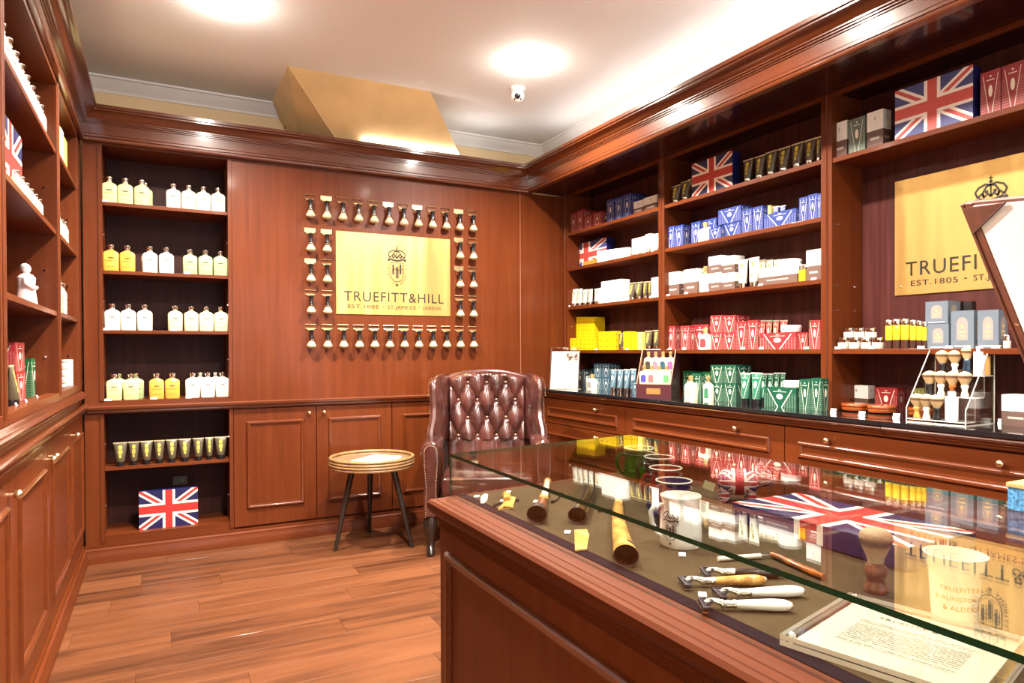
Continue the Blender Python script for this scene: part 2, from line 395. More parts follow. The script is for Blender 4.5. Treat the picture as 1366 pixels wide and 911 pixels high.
# boxed-in sloping bulkhead between ceiling and back wall
bT, bL = [(.70, 4.28, ZC), (1.615, 4.27, ZC), (1.615, YW, ZC), (.70, YW, ZC)], [(1.13, 4.72, 2.66), (2.06, 4.72, 2.66), (1.93, YW, 2.66), (.91, YW, 2.66)]
bk = struct('wall_bulkhead', loft([bL, bT], True, False), plain('gilded_plaster', (.66, .47, .23), .36, noise=.22, nscale=2.2))
def slant(s, k): a, b = Vector(bT[k]), Vector(bL[k]); return tuple(a+(b-a)*s)
add('edge_batten', tube([Vector(slant(0, 0))-Vector((0, .004, 0)), Vector(slant(1, 0))-Vector((0, .004, 0))], .009, 6), plain('gilded_trim', (.56, .40, .19), .4), bk)
add('panel_joint', tube([slant(.25, 0), slant(.45, 3)], .005, 6), plain('joint_brown', (.22, .13, .06), .6), bk)
# mahogany cornice round the three sides
CORN = [(-.03, 2.487), (.010, 2.487), (.014, 2.492), (.014, 2.503), (.008, 2.507), (.013, 2.511), (.013, 2.523), (.004, 2.530), (0, 2.532), (0, 2.588), (.006, 2.590), (.006, 2.597), (.014, 2.599),
        (.014, 2.606), (.022, 2.608), (.022, 2.614), (.028, 2.618), (.036, 2.628), (.050, 2.640), (.068, 2.648), (.074, 2.650), (.074, 2.658), (.084, 2.661), (.084, 2.680), (-.03, 2.680)]
for i, (g, m) in enumerate(zip(sweep([(-.40, -.6), (-.40, 4.63), (2.567, 4.63), (2.567, -.6)], CORN), (MY, MX, MY))): struct('trim_%d' % (i+3), g, m)
# plinths
PLIN = [(-.05, 0), (.012, 0), (.012, .055), (.006, .066), (.006, .080), (-.004, .088), (-.004, .105), (-.05, .105)]
for nme, g, m in zip(('baseboard_left', 'baseboard_back', 'baseboard_right'), sweep([(-.40, -.6), (-.40, 4.652), (2.70, 4.652), (2.70, -.6)], PLIN), (WY, WX, WY)): struct(nme, g, m)
# ================================================================== BACK JOINERY
def rod(name, pos, ax, r, L, mat, parent):       # short peg
    return add(name, xf(lathe([(r, 0), (r, L)], 8), Matrix.Translation(pos) @ (Matrix.Rotation(ax[1], 4, ax[0]))), mat, parent)
def knob_g(r=.014):                               # brass knob toward -y, base at y=0
    p = [(.006, 0), (.006, .010), (.004, .012), (.008, .014), (r*.9, .018), (r, .024), (r*.92, .031), (r*.6, .036), (.002, .038)]
    return xf(lathe(p, 16), Matrix.Rotation(PI/2, 4, 'X'))
KN = mesh(knob_g(), 'knob')
nx0, nx1 = -.302, .385                            # niche opening
bc = thing('display_niche', 'tall open mahogany shelf niche in back wall, left of the brush display', 'shelving', (.04, YB, 0))
add('side_panel', box(-.40, nx0, YB, 5.0, .105, 2.49), WZ, bc, world=True)
add('side_panel', box(nx1, nx1+.022, YB, 5.0, .105, 2.49), WZ, bc, world=True)
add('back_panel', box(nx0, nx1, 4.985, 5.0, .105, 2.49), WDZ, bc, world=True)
for z in (2.145, 1.738, 1.382): add('shelf', bev(box(nx0, nx1, YB+.012, 4.985, z-.022, z), .002), WX, bc, world=True)
add('shelf', bev(box(nx0, nx1, YB+.02, 4.985, .540, .562), .002), WX, bc, world=True)
add('top_rail', box(nx0, nx1, YB+.002, 4.985, 2.475, 2.49), WX, bc, world=True)
add('bottom_board', box(nx0, nx1, YB+.004, 4.985, .885, .960), WX, bc, world=True)
add('bottom_board', box(nx0, nx1, YB+.004, 4.985, .105, .155), WX, bc, world=True)
add('stile', box(nx0-.02, nx0, YB-.006, YB, .12, .88), WZ, bc, world=True); add('stile', box(nx1, nx1+.02, YB-.006, YB, .12, .88), WZ, bc, world=True)
add('stile', box(nx0-.022, nx0, YB-.006, YB, .96, 2.487), WZ, bc, world=True); add('stile', box(nx1, nx1+.022, YB-.006, YB, .96, 2.487), WZ, bc, world=True)
for z in (.33, .70, 1.20, 1.55, 1.95, 2.30):
    for x, a in ((nx0, 1), (nx1-.006, 1)):
        add('shelf_peg', xf(lathe([(.0035, 0), (.0035, .006)], 8), Matrix.Translation((x, YB+.03, z)) @ Matrix.Rotation(PI/2, 4, 'Y')), CHROME, bc, world=True)
so = thing('wall_socket', 'small grey wall socket behind the flag box in the lower niche', 'socket', (.106, 4.985, .397))
add('plate', bev(cbox(.085, .010, .055, -.0275), .003), plain('grey_plastic', (.10, .095, .09), .4), so, Matrix.Translation((0, -.005, 0)))
add('switch', bev(cbox(.016, .006, .022, -.011), .002), plain('grey_plastic_light', (.2, .2, .2), .4), so, Matrix.Translation((.015, -.012, 0)))
bw = thing('wall_panelling', 'plain mahogany wall panelling holding the brass plaque and hanging brushes', 'panelling', (1.6, YB, .93))
add('panel', box(nx1+.024, 2.504, YB, YB+.02, .93, 2.49), WZ, bw, world=True)
add('panel', box(2.507, XS, YB, YB+.02, .93, 2.49), WZ, bw, world=True)
add('seam', box(2.503, 2.508, YB-.001, YB+.012, .93, 2.487), plain('pale_seam', (.30, .12, .06), .5), bw, world=True)
cup = thing('base_cupboard', 'mahogany base cupboard along the back wall with three panelled doors', 'cupboard', (1.6, YB, 0))
add('carcass', box(nx1+.024, 2.70, YB+.022, YW-.01, .105, .885), WZ, cup, world=True)
for i, (a, b, kx) in enumerate(((.409, .930, .795), (.932, 1.459, 1.0), (1.461, 1.99, 1.92))):
    d = add('door', bev(box(a+.0015, b-.0015, YB, YB+.02, .118, .880), .0015, 1), WZ, cup, world=True)
    px0, px1 = a+.077, b-.080
    add('panel_moulding', xf(frame(px1-px0, .57, BEAD), Matrix.Translation(((px0+px1)/2, YB, .513))), MX, d)
    kz = (.835, .838, .84)[i]; kk = (hit(412.5, 552, Y=YB-.02).x, hit(432.5, 551, Y=YB-.02).x, 1.92)[i]
    add('knob', KN, KNOB, d, Matrix.Translation((kk, YB, .838)))
add('door', bev(box(1.992, 2.66, YB, YB+.02, .118, .880), .0015, 1), WZ, cup, world=True)
lg = sweep([(-.386, 4.655), (2.66, 4.655)], [(-.02, .885), (.006, .885), (.010, .890), (.016, .894), (.016, .902), (.024, .906), (.030, .914), (.030, .926), (.024, .932), (-.02, .932)])[0]
tag(add('ledge_moulding', lg, MX), 'long horizontal mahogany ledge moulding above the back base cupboard', 'moulding')
# ================================================================== LEFT JOINERY
lu = thing('shelving_unit', 'mahogany shelving along the left wall with open compartments above', 'shelving', (XL-.18, 3.0, 1.03))
XLB = -.785
PO = [(2.42, 2.505), (3.66, 3.73), (1.15, 1.235)]
def px_y(x): return hit(x, 300, X=XL).y
for a, b in PO:
    add('post', bev(box(XLB, XL, a, b, 1.03, 2.49), .002), WZ, lu, world=True)
    for k in (.3, .62): add('post_bead', tube([(XL+.001, a+(b-a)*k, 1.05), (XL+.001, a+(b-a)*k, 2.48)], .004, 6), WZ, lu, world=True)
add('post', bev(box(XLB, XL, 4.50, 4.66, 1.03, 2.49), .002), WZ, lu, world=True)
for y0, y1 in ((1.235, 2.42), (2.505, 3.66), (3.73, 4.50)):
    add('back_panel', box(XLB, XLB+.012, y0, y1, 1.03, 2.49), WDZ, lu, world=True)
    for z in ((2.170, 1.802, 1.435) if y1 < 4 else (2.19, 1.81, 1.44)):
        add('shelf', bev(box(XLB+.012, XL-.006, y0, y1, z-.022, z), .002), WY, lu, world=True)
    add('bottom_rail', bev(box(XL-.05, XL, y0, y1, 1.03, 1.066), .002), WY, lu, world=True)
    add('bottom_board', box(XLB+.012, XL-.05, y0, y1, 1.03, 1.055), WY, lu, world=True)
    for z in (1.23, 1.62, 1.99, 2.33):
        add('shelf_peg', xf(lathe([(.0045, 0), (.0045, .010)], 8), tr(XL-.05, y1, z, rx=PI/2)), CHROME, lu, world=True)
add('top_board', box(XLB, XL, 1.15, 4.66, 2.46, 2.49), WY, lu, world=True)
lb = thing('base_cupboard', 'mahogany base cupboard along the left wall with panelled doors and knobs', 'cupboard', (XL-.18, 3.0, 0))
add('carcass', box(XLB, XL-.022, .6, 4.65, .105, .90), WZ, lb, world=True)
add('apron', box(XLB, XL-.004, .6, 4.655, .90, 1.03), WY, lb, world=True)
ED = [(4.655, 4.02, 4.123), (4.02, 3.285, 3.33), (3.283, 2.55, 3.24), (2.548, 1.9, 2.49), (1.898, 1.25, 1.31)]
for a, b, ky in ED:
    d = add('door', bev(box(XL-.02, XL, b+.0015, a-.0015, .118, .888), .0015, 1), WZ, lb, world=True)
    y0, y1 = b+.085, a-.085
    if a > 4.6: y0, y1 = 4.06, 4.60
    add('panel_moulding', xf(frame(y1-y0, .575, BEAD), tr(XL, (y0+y1)/2, .505, rz=PI/2)), MY, d)
    add('knob', KN, KNOB, d, tr(XL, ky, .822, rz=PI/2))
def ymould(name, label, prof, y0, y1, parent=None):
    g = sweep([(XL, y0), (XL, y1)], prof)[0]
    return tag(add(name, g, MY), label, 'moulding')
ymould('ledge_moulding', 'lower mahogany ledge moulding on left base cupboard, level with back ledge', [(-.0035, .893), (.008, .893), (.012, .900), (.020, .904), (.020, .912), (.030, .918), (.034, .928), (.034, .940), (.026, .948), (-.0035, .952)], .6, 4.62)
ymould('ledge_moulding', 'upper mahogany ledge moulding under the left wall shelves', [(-.0035, .988), (.022, .988), (.028, .996), (.028, 1.004), (.018, 1.012), (.010, 1.016), (.006, 1.024), (-.002, 1.028), (-.0035, 1.0295)], .6, 4.62)
# ================================================================== RIGHT JOINERY
ru = thing('shelving_unit', 'mahogany shelving along the right wall packed with grooming products', 'shelving', (XS+.12, 2.5, .95))
RP = [(4.598, 4.66), (3.42, 3.48), (2.19, 2.252), (.94, 1.0)]
for a, b in RP:
    add('post', bev(box(XS, XBK, a, b, .95, 2.498), .002), WZ, ru, world=True)
    add('post_bead', tube([(XS-.001, (a+b)/2, .96), (XS-.001, (a+b)/2, 2.49)], .006, 6), WZ, ru, world=True)
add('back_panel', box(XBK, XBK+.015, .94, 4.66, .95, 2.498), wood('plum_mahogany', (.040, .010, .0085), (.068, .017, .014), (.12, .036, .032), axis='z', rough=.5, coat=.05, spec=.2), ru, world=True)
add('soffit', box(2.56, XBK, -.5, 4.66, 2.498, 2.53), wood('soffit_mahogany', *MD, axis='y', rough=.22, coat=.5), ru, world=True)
add('fascia', box(2.57, 2.60, -.6, 4.63, 2.53, 2.68), WY, ru, world=True)
add('top_rail', bev(box(XS+.002, XS+.022, 1.0, 4.598, 2.478, 2.498), .002), WY, ru, world=True)
SZ = [2.190, 1.907, 1.600, 1.252]
for y0, y1, zs in ((3.48, 4.598, SZ), (2.252, 3.42, SZ), (1.0, 2.19, (2.18, 1.252))):
    for z in zs: add('shelf', bev(box(XS+.004, XBK, y0, y1, z-.024, z), .002), WY, ru, world=True)
    for z in (1.56, 1.44, 1.86, 2.15):
        for xx in (XS+.04, XBK-.06): add('shelf_peg', xf(lathe([(.0035, 0), (.0035, .008)], 8), tr(xx, y1, z, rx=PI/2)), CHROME, ru, world=True)
XD = 2.70                                         # drawer fronts
dc = thing('drawer_chest', 'long mahogany chest of panelled drawers under the right wall shelves', 'drawers', (2.9, 2.5, 0))
add('carcass', box(XD+.022, 3.15, -.5, 4.66, .105, .915), WZ, dc, world=True)
for y0, y1 in ((3.575, 4.655), (2.302, 3.573), (1.02, 2.300), (-.3, 1.018)):
    for z0, z1 in ((.685, .878), (.40, .682), (.115, .397)):
        d = add('drawer', bev(box(XD, XD+.02, y0+.0015, y1-.0015, z0+.0015, z1-.0015), .0015, 1), WY, dc, world=True)
        ya, yb = y0+.085, y1-.080
        zc, zh = ((z0+z1)/2-.008, .082) if z0 > .6 else ((z0+z1)/2-.02, z1-z0-.10)
        add('panel_moulding', xf(frame(yb-ya, zh, BEAD), tr(XD, (ya+yb)/2, zc, rz=-PI/2)), MY, d)
        if y0 > 2.2: ks = ((y0+y1)/2-.23 if y0 > 3 else 2.60,)
        else: ks = (2.05, 1.335)
        if y0 > 3: ks = (3.89,)
        if y0 < 0: ks = (.7, 0)
        for ky in ks: add('knob', KN, KNOB, d, tr(XD, ky, z1-.042, rz=-PI/2))
RM = [(-.03, .880), (.002, .880), (.010, .884), (.016, .890), (.016, .897), (.024, .900), (.024, .907), (.034, .912), (.040, .920), (.036, .930), (-.03, .930)]
tag(add('ledge_moulding', sweep([(XD, 4.655), (XD, 1.78)], RM)[0], MY), 'reeded mahogany moulding under the black countertop, far length', 'moulding')
tag(add('ledge_moulding', sweep([(XD-.002, 1.776), (XD-.002, -.5)], RM)[0], MY), 'reeded mahogany moulding under the black countertop, near length past the joint', 'moulding')
CT = plain('black_glass_top', (.010, .010, .012), .06, coat=.3)
tag(add('countertop', bev(box(2.652, XBK, 1.78, 4.655, .931, .95), .0015), CT), 'glossy black glass countertop on the far drawers, below green boxes', 'countertop')
tag(add('countertop', bev(box(2.652, XBK, -.5, 1.778, .931, .95), .0015), CT), 'glossy black glass countertop on the near drawers, under the brush stand', 'countertop')
# ================================================================== DISPLAY COUNTER
GX0, GX1, GZ, FZ = .70, 1.385, .968, .8545         # glass case front, back, top; case floor
YE0, YE1 = 1.716, 1.807                           # far end, slightly skewed
CY0 = -.45
def ye(x): return YE0 + (YE1-YE0)*(x-GX0)/(GX1-GX0)
def quadbox(x0, x1, y0, dy, z0, z1):              # runs along y up to the skewed far end (+dy)
    v = [(x0, y0, z0), (x1, y0, z0), (x1, ye(x1)+dy, z0), (x0, ye(x0)+dy, z0)]
    return G(v+[(a, b, z1) for a, b, _ in v], [(0, 1, 5, 4), (2, 3, 7, 6), (1, 2, 6, 5), (3, 0, 4, 7), (4, 5, 6, 7), (3, 2, 1, 0)])
ct = thing('display_counter', 'mahogany display counter topped by a glass case of horn and shaving goods', 'counter', (1.04, .6, 0))
add('base', quadbox(.66, 1.425, CY0, -.025, .0, .80), WZ, ct, world=True)
def ring(x0, x1, dy, z):
    return [(x0, CY0, z), (x0, ye(x0)+dy, z), (x1, ye(x1)+dy, z), (x1, CY0, z)]
add('top_moulding', loft([ring(.66-o, 1.425+o, -.025+o, z) for o, z in ((0, .775), (.004, .780), (.004, .795), (.010, .800), (.010, .808), (.024, .822), (.028, .832), (.028, .844), (.022, .851), (.010, .8512), (.008, .8490), (.006, .8512), (-.012, .8514), (-.014, .8490), (-.016, .8514), (-.030, .8524), (-.050, .8525))], True, False), wood('counter_edge_mahogany', *[tuple(v*.72 for v in c) for c in MG], axis='y', rough=.5, coat=0, spec=.12), ct, world=True)
add('felt_base', quadbox(.745, 1.375, CY0, -.035, .8525, FZ), FELT, ct, world=True)
add('shade_strip', quadbox(.718, .745, CY0, -.012, .8525, .8539), GAPSHADE, ct, world=True)  # dark strip painting the shade of the gap between counter edge and felt
g = add('panel_moulding', xf(frame(1.60, .56, BEAD), tr(.66, .84, .445, rz=-PI/2)), MY, ct, world=True)
add('panel_moulding', xf(frame(.60, .56, BEAD), tr(1.04, ye(1.04)-.025, .445, rz=PI+.132)), WX, ct, world=True)
GP = [GLASS, GEDGE]
def pane(name, g, edges):
    g['mi'] = [1 if i in edges else 0 for i in range(6)]; g['uv'] = None
    return add(name, g, GP, ct, world=True)
pane('top_pane', quadbox(GX0, GX1, CY0, 0, GZ-.008, GZ), (0, 1, 2, 3))
pane('front_pane', quadbox(GX0, GX0+.005, CY0, 0, .8535, GZ-.008), (1,))
pane('back_pane', quadbox(GX1-.006, GX1-.001, CY0, -.004, .853, GZ-.008), ())
v = [(GX0+.005, ye(GX0)-.006), (GX1-.006, ye(GX1)-.006), (GX1-.006, ye(GX1)-.001), (GX0+.005, ye(GX0)-.001)]
pane('end_pane', G([(a, b, .853) for a, b in v]+[(a, b, GZ-.008) for a, b in v], [(0, 1, 5, 4), (2, 3, 7, 6), (1, 2, 6, 5), (3, 0, 4, 7), (4, 5, 6, 7), (3, 2, 1, 0)]), ())
# ================================================================== BRASS PLAQUES WITH CREST AND LETTERING
def ribbon(pts, wd, closed=False):                # flat line in the xz plane, a hair proud of the plate
    P = [Vector((a, b)) for a, b in pts]; n = len(P); L, R_ = [], []
    for i, p in enumerate(P):
        a = P[(i-1) % n] if (closed or i) else p; b = P[(i+1) % n] if (closed or i < n-1) else p
        t = (b-a).normalized(); q = Vector((-t.y, t.x))*wd/2; L.append(p+q); R_.append(p-q)
    v = [(a.x, 0, a.y) for a in L]+[(a.x, 0, a.y) for a in R_]; m = n if closed else n-1
    return G(v, [(i, (i+1) % n, n+(i+1) % n, n+i) for i in range(m)])
def disc(x, z, r, n=12): return G([(x+r*math.cos(2*PI*i/n), 0, z+r*math.sin(2*PI*i/n)) for i in range(n)], [tuple(range(n))])
def poly(pts): return G([(x, 0, z) for x, z in pts], [tuple(range(len(pts)))])
def shield_pts(s, k=1.0):
    o = [(-.34*k, .42*k), (.34*k, .42*k)]
    for i in range(0, 11):
        a = i/10; o.append((.34*k*math.cos(a*PI/2)**.8 if i < 10 else 0, -.05*k-.47*k*math.sin(a*PI/2)))
    o += [(-x, z) for x, z in o[:1:-1][1:]]
    return [(x*s, z*s) for x, z in o]
def crest(s):
    gs = [ribbon(shield_pts(s), .036*s, True)]
    for x, wd, z0, z1 in ((-.2, .09, -.17, .33), (-.105, .025, -.2, .28), (.0, .10, -.36, .22), (.085, .025, -.36, .3), (.18, .09, -.15, .36), (.27, .025, -.12, .33)):
        gs.append(poly([((x-wd/2)*s, z0*s), ((x+wd/2)*s, z0*s), ((x+wd/2)*s, z1*s), ((x-wd/2)*s, z1*s)]))
    gs.append(ribbon([(-.27*s, .02*s), (-.2*s, .1*s), (-.05*s, .1*s), (.08*s, .06*s), (.3*s, .1*s)], .035*s))
    for x in (-.42, .42): gs.append(disc(x*s, .56*s, .07*s))
    gs.append(disc(0, -.70*s, .065*s))
    cz = .55
    gs.append(ribbon([(-.36*s, (cz+.06)*s), (-.18*s, cz*s), (0, (cz-.02)*s), (.18*s, cz*s), (.36*s, (cz+.06)*s)], .10*s))
    for k in (-1, 1):
        gs.append(ribbon([(k*.37*s, (cz+.10)*s), (k*.45*s, (cz+.28)*s), (k*.36*s, (cz+.42)*s), (k*.16*s, (cz+.50)*s), (0, (cz+.46)*s)], .065*s))
        gs.append(ribbon([(k*.20*s, (cz+.08)*s), (k*.23*s, (cz+.25)*s), (k*.13*s, (cz+.42)*s), (0, (cz+.46)*s)], .06*s))
        gs.append(ribbon([(k*.36*s, (cz+.12)*s), (k*.27*s, (cz+.22)*s), (k*.18*s, (cz+.11)*s), (k*.09*s, (cz+.2)*s), (0, (cz+.10)*s)], .075*s))
        gs.append(disc(k*.12*s, (cz+.26)*s, .055*s))
    gs.append(ribbon([(0, (cz+.1)*s), (0, (cz+.46)*s)], .05*s))
    gs += [disc(0, (cz+.56)*s, .055*s), ribbon([(0, (cz+.58)*s), (0, (cz+.74)*s)], .03*s), ribbon([(-.06*s, (cz+.67)*s), (.06*s, (cz+.67)*s)], .03*s)]
    return join(*gs)
def crest_letters(parent, s, x0, z0, mat):
    path = [(-.50, .33)]                           # down the left, round the point, up the right
    N = 40; arc = []
    for i in range(N+1):
        a = i/N
        if a < .3: arc.append((-.47, .36-a/.3*.48))
        elif a > .7: arc.append((.47, -.12+(a-.7)/.3*.48))
        else:
            b = (a-.3)/.4*PI; arc.append((-.47*math.cos(b), -.12-.56*math.sin(b)))
    word = list('TRUEFITT') + ['o'] + list('ANDHILL'); n = len(word)
    ln = [0]
    for i in range(N): ln.append(ln[-1]+math.dist(arc[i], arc[i+1]))
    for k, chx in enumerate(word):
        if chx == 'o': continue
        q = ln[-1]*(k+.3)/(n-.4); i = max(j for j in range(N) if ln[j] <= q)
        f = (q-ln[i])/(ln[i+1]-ln[i]); x = arc[i][0]+(arc[i+1][0]-arc[i][0])*f; z = arc[i][1]+(arc[i+1][1]-arc[i][1])*f
        an = math.atan2(arc[i+1][1]-arc[i][1], arc[i+1][0]-arc[i][0])
        M = Matrix.Translation((x0+x*s, -.0012, z0+z*s)) @ Matrix.Rotation(-an, 4, 'Y') @ Matrix.Translation((0, 0, -.05*s)) @ STAND
        add('crest_letter', text(chx, .19*s, .0004), mat, parent, M)
def plaque(loc, rz, wd, ht, label, k=1.0):
    p = thing('brass_plaque', label, 'plaque', loc, rz, 'brass plaques')
    add('plate', bev(box(-wd/2, wd/2, 0, .006, 0, ht), .0012, 1), BRASS, p)
    for a in (-1, 1):
        for b in (.05, .95):
            add('screw', xf(lathe([(.005, 0), (.005, .002), (.002, .003)], 10), tr(a*(wd/2-.03), 0, ht*b+(.012 if b < .5 else -.012), rx=PI/2)), KNOB, p)
    add('name_lettering', fit('TRUEFITT&HILL', .072*k, .735*k), INK, p, Matrix.Translation((.0, -.0012, .092*k)) @ STAND)
    for wd_, x0_, x1_ in (('EST.1805', -.342, -.125), ('\u00b7', -.098, -.084), ('ST.JAMES\u2019S', -.058, .150), ('\u00b7', .172, .186), ('LONDON', .208, .342)):
        add('address_lettering', fit(wd_, .027*k if len(wd_) > 1 else .030*k, (x1_-x0_)*k), INK, p, Matrix.Translation(((x0_+x1_)/2*k, -.0012, .042*k)) @ STAND)
    add('crest', crest(.142*k), INK, p, Matrix.Translation((.012, -.0012, .313*k)))
    crest_letters(p, .142*k, .012, .313*k, INK)
    return p
plaque((1.489, YB-.0062, 1.507), 0, .843, .570, 'polished brass plaque framed by hanging brushes on the back wall')
plaque((XBK-.0062, 2.018-.41, 1.505), -PI/2, .82, .546, 'polished brass plaque inside the right wall shelving, partly behind the leather board', .965)
# ================================================================== HANGING SHAVING BRUSHES
BRIS = plain('badger_bristle', (.50, .385, .23), .7, noise=.25, nscale=160)
def bristlemat():
    m, t, p = newmat('badger_banded'); u, v = uvs(t)
    r = t.nodes.new('ShaderNodeValToRGB'); t.links.new(v.s, r.inputs[0]); e = r.color_ramp.elements
    e[0].position = 0; e[0].color = c4(srgb(222, 190, 140)); e[1].position = 1; e[1].color = c4(srgb(250, 226, 180))
    for q, c in ((.42, srgb(214, 178, 124)), (.55, srgb(110, 66, 34)), (.64, srgb(84, 48, 26)), (.76, srgb(228, 188, 134))): k = e.new(q); k.color = c4(c)
    n = t.nodes.new('ShaderNodeTexNoise'); n.inputs['Scale'].default_value = 1; tc = t.nodes.new('ShaderNodeMapping'); tc.inputs['Scale'].default_value = (60, 6, 1)
    um = t.nodes.new('ShaderNodeUVMap'); t.links.new(um.outputs[0], tc.inputs[0]); t.links.new(tc.outputs[0], n.inputs['Vector'])
    mm = t.nodes.new('ShaderNodeMix'); mm.data_type = 'RGBA'; mm.blend_type = 'MULTIPLY'; mm.inputs[0].default_value = .45
    t.links.new(r.outputs[0], mm.inputs[6]); t.links.new(n.outputs['Fac'], mm.inputs[7]); t.links.new(mm.outputs[2], p.inputs['Base Color'])
    p.inputs['Roughness'].default_value = .75
    b = t.nodes.new('ShaderNodeBump'); b.inputs['Strength'].default_value = .5; b.inputs['Distance'].default_value = .002; t.links.new(n.outputs['Fac'], b.inputs['Height']); t.links.new(b.outputs[0], p.inputs['Normal'])
    return m
BAND = bristlemat()
knot_me = mesh(lathe([(.014, -.014), (.017, -.020), (.026, -.035), (.031, -.046), (.029, -.054), (.020, -.061), (.009, -.065), (.001, -.066)], 18), 'bristles')
hand_me = mesh(lathe([(.012, .060), (.017, .056), (.0175, .049), (.0135, .042), (.0120, .028), (.0135, .010), (.0180, -.002), (.0165, -.012), (.0145, -.015)], 14), 'handle')
fer_me = mesh(lathe([(.0164, -.0140), (.0172, -.0125), (.0186, -.007), (.0186, -.004)], 14), 'ferrule')
hold_open = mesh(tube([(-.036, -.006, .066), (.036, -.006, .066), (.036, -.006, .093), (-.036, -.006, .093)], .0030, 6, True), 'wire_loop')
hold_solid = mesh(bev(box(-.038, .038, -.008, -.001, .064, .095), .0015, 1), 'plate')
prong_me = mesh(tube([(-.022, -.003, .062), (-.022, -.014, .054), (-.021, -.034, .052), (-.008, -.044, .052)], .0022, 6), 'prong')
prong_m2 = mesh(tube([(.022, -.003, .062), (.022, -.014, .054), (.021, -.034, .052), (.008, -.044, .052)], .0022, 6), 'prong')
bar_me = mesh(bev(box(-.026, .026, -.006, 0, .056, .066), .001, 1), 'bar')
GOLDW = plain('gold_wire', (.84, .66, .36), .3, 1)
ROWS = []
xa, xb = hit(413, 280, Y=YB).x, hit(629, 280, Y=YB).x
xs12 = [xa+(xb-xa)*i/11 for i in range(12)]
zt, zb_ = hit(413, 277, Y=YB-.03).z, hit(413, 451, Y=YB-.03).z
ROWS.append(('top row', [(x, zt) for x in xs12], '0100010100100'))
for k, zz in enumerate((322, 363, 405)):
    z = hit(413, zz, Y=YB-.03).z
    ROWS.append((('upper', 'middle', 'lower')[k]+' row left of plaque', [(xs12[0], z), (xs12[1], z)], ('11', '10', '00')[k]))
    z = hit(622, (334, 372, 411)[k], Y=YB-.03).z
    ROWS.append((('upper', 'middle', 'lower')[k]+' row right of plaque', [(xs12[10], z), (xs12[11], z)], ('10', '10', '00')[k]))
ROWS.append(('bottom row', [(x, zb_) for x in xs12], '000000000000'))
for rn, ps, pat in ROWS:
    for i, (x, z) in enumerate(ps):
        hd = thing('brush_holder', None, None, (x, YB, z))
        add('plate' if pat[i] == '1' else 'wire_loop', hold_solid if pat[i] == '1' else hold_open, GOLDW, hd)
        add('mounting_bar', bar_me, GOLDW, hd); add('prong', prong_me, GOLDW, hd); add('prong', prong_m2, GOLDW, hd)
        reg(hd, 'brass wall bracket holding a brush', 'in '+rn, x, 'bracket', 'brush brackets on the back wall')
        b = thing('shaving_brush', None, None, (x, YB-.034, z-.004))
        add('handle', hand_me, BLACK, b); add('ferrule', fer_me, CHROME, b); add('bristles', knot_me, BRIS, b)
        reg(b, 'black-handled shaving brush hanging bristles down', 'in '+rn, x, 'brush', 'shaving brushes hanging on the back wall')
# ================================================================== CEILING FITTINGS
LENS = plain('lamp_lens', (1, .93, .82), .4, emit=40)
TRIM = plain('lamp_trim', (.85, .85, .84), .4)
def downlight(x, y, label, watts=LAMP_W, r=.055):
    d = thing('downlight', label, 'downlight', (x, y, ZC), 0, 'ceiling downlights')
    add('trim_ring', lathe([(r*.78, -.001), (r*.80, -.010), (r*1.02, -.010), (r*1.12, -.004), (r*1.12, 0)], 28), TRIM, d)
    add('lens', lathe([(.001, -.030), (r*.4, -.0285), (r*.66, -.022), (r*.80, -.0105), (r*.80, -.002), (.001, -.002)], 24), LENS, d)
    l = bpy.data.lights.new('downlight_lamp', 'SPOT'); l.energy = watts*4; l.color = LAMP_COL; l.spot_size = math.radians(150); l.spot_blend = .75; l.shadow_soft_size = .05
    o = bpy.data.objects.new('downlight_lamp', l); COL.objects.link(o); o.parent = d; o.location = (0, 0, -.045)
    l = bpy.data.lights.new('lens_glow', 'POINT'); l.energy = watts*.055; l.color = LAMP_COL; l.shadow_soft_size = .03   # side light of the domed lens on the ceiling
    o = bpy.data.objects.new('lens_glow', l); COL.objects.link(o); o.parent = d; o.location = (0, 0, -.065)
    return d
downlight(.303, 3.62, 'recessed ceiling downlight above the bottle niche', LAMP_W*1.25)
downlight(1.975, 3.559, 'recessed ceiling downlight beside the white security camera', LAMP_W*1.25)
for x, y, s, k in ((1.95, 2.20, 'right of centre, second from the back wall', .6), (.62, 2.05, 'left of centre, second from the back wall', 1.35), (1.95, .85, 'right of centre, third from the back wall', .5), (.62, .45, 'left of centre, third from the back wall', .75), (1.9, -.8, 'right of centre near the shop window', .35), (.5, -1.2, 'left of centre near the shop window', .35)):
    downlight(x, y, 'recessed ceiling downlight '+s, LAMP_W*k)
def led(label, x, y, z, L, rz, watts):              # cove lighting lying on top of the joinery, behind the cornice lip
    o = thing('led_strip', label, 'light strip', (x, y, z), rz, 'cove light strips')
    add('channel', box(-L/2, L/2, -.012, .012, 0, .008), TRIM, o); add('diffuser', box(-L/2+.005, L/2-.005, -.008, .008, .008, .0095), plain('led_diffuser', (1, .95, .88), .4, emit=6), o)
    l = bpy.data.lights.new('led_lamp', 'AREA'); l.shape = 'RECTANGLE'; l.size = L; l.size_y = .03; l.energy = watts; l.color = (1, .96, .91)
    q = bpy.data.objects.new('led_lamp', l); COL.objects.link(q); q.parent = o; q.location = (0, 0, .014); q.rotation_euler = (PI, 0, 0)
add('cornice_shelf', box(2.54, 2.94, -.5, 4.66, 2.66, 2.681), WY, ru, world=True); add('cornice_shelf', box(-.4, 2.54, 4.66, 4.70, 2.66, 2.681), WX, bw, world=True)
led('hidden light strip on the right wall cornice, far half', 2.72, 3.15, 2.682, 2.6, PI/2, 1.6)
led('added unseen light strip on the right wall cornice, near half', 2.72, .35, 2.682, 2.6, PI/2, 46)  # strip added out of view to brighten the ceiling
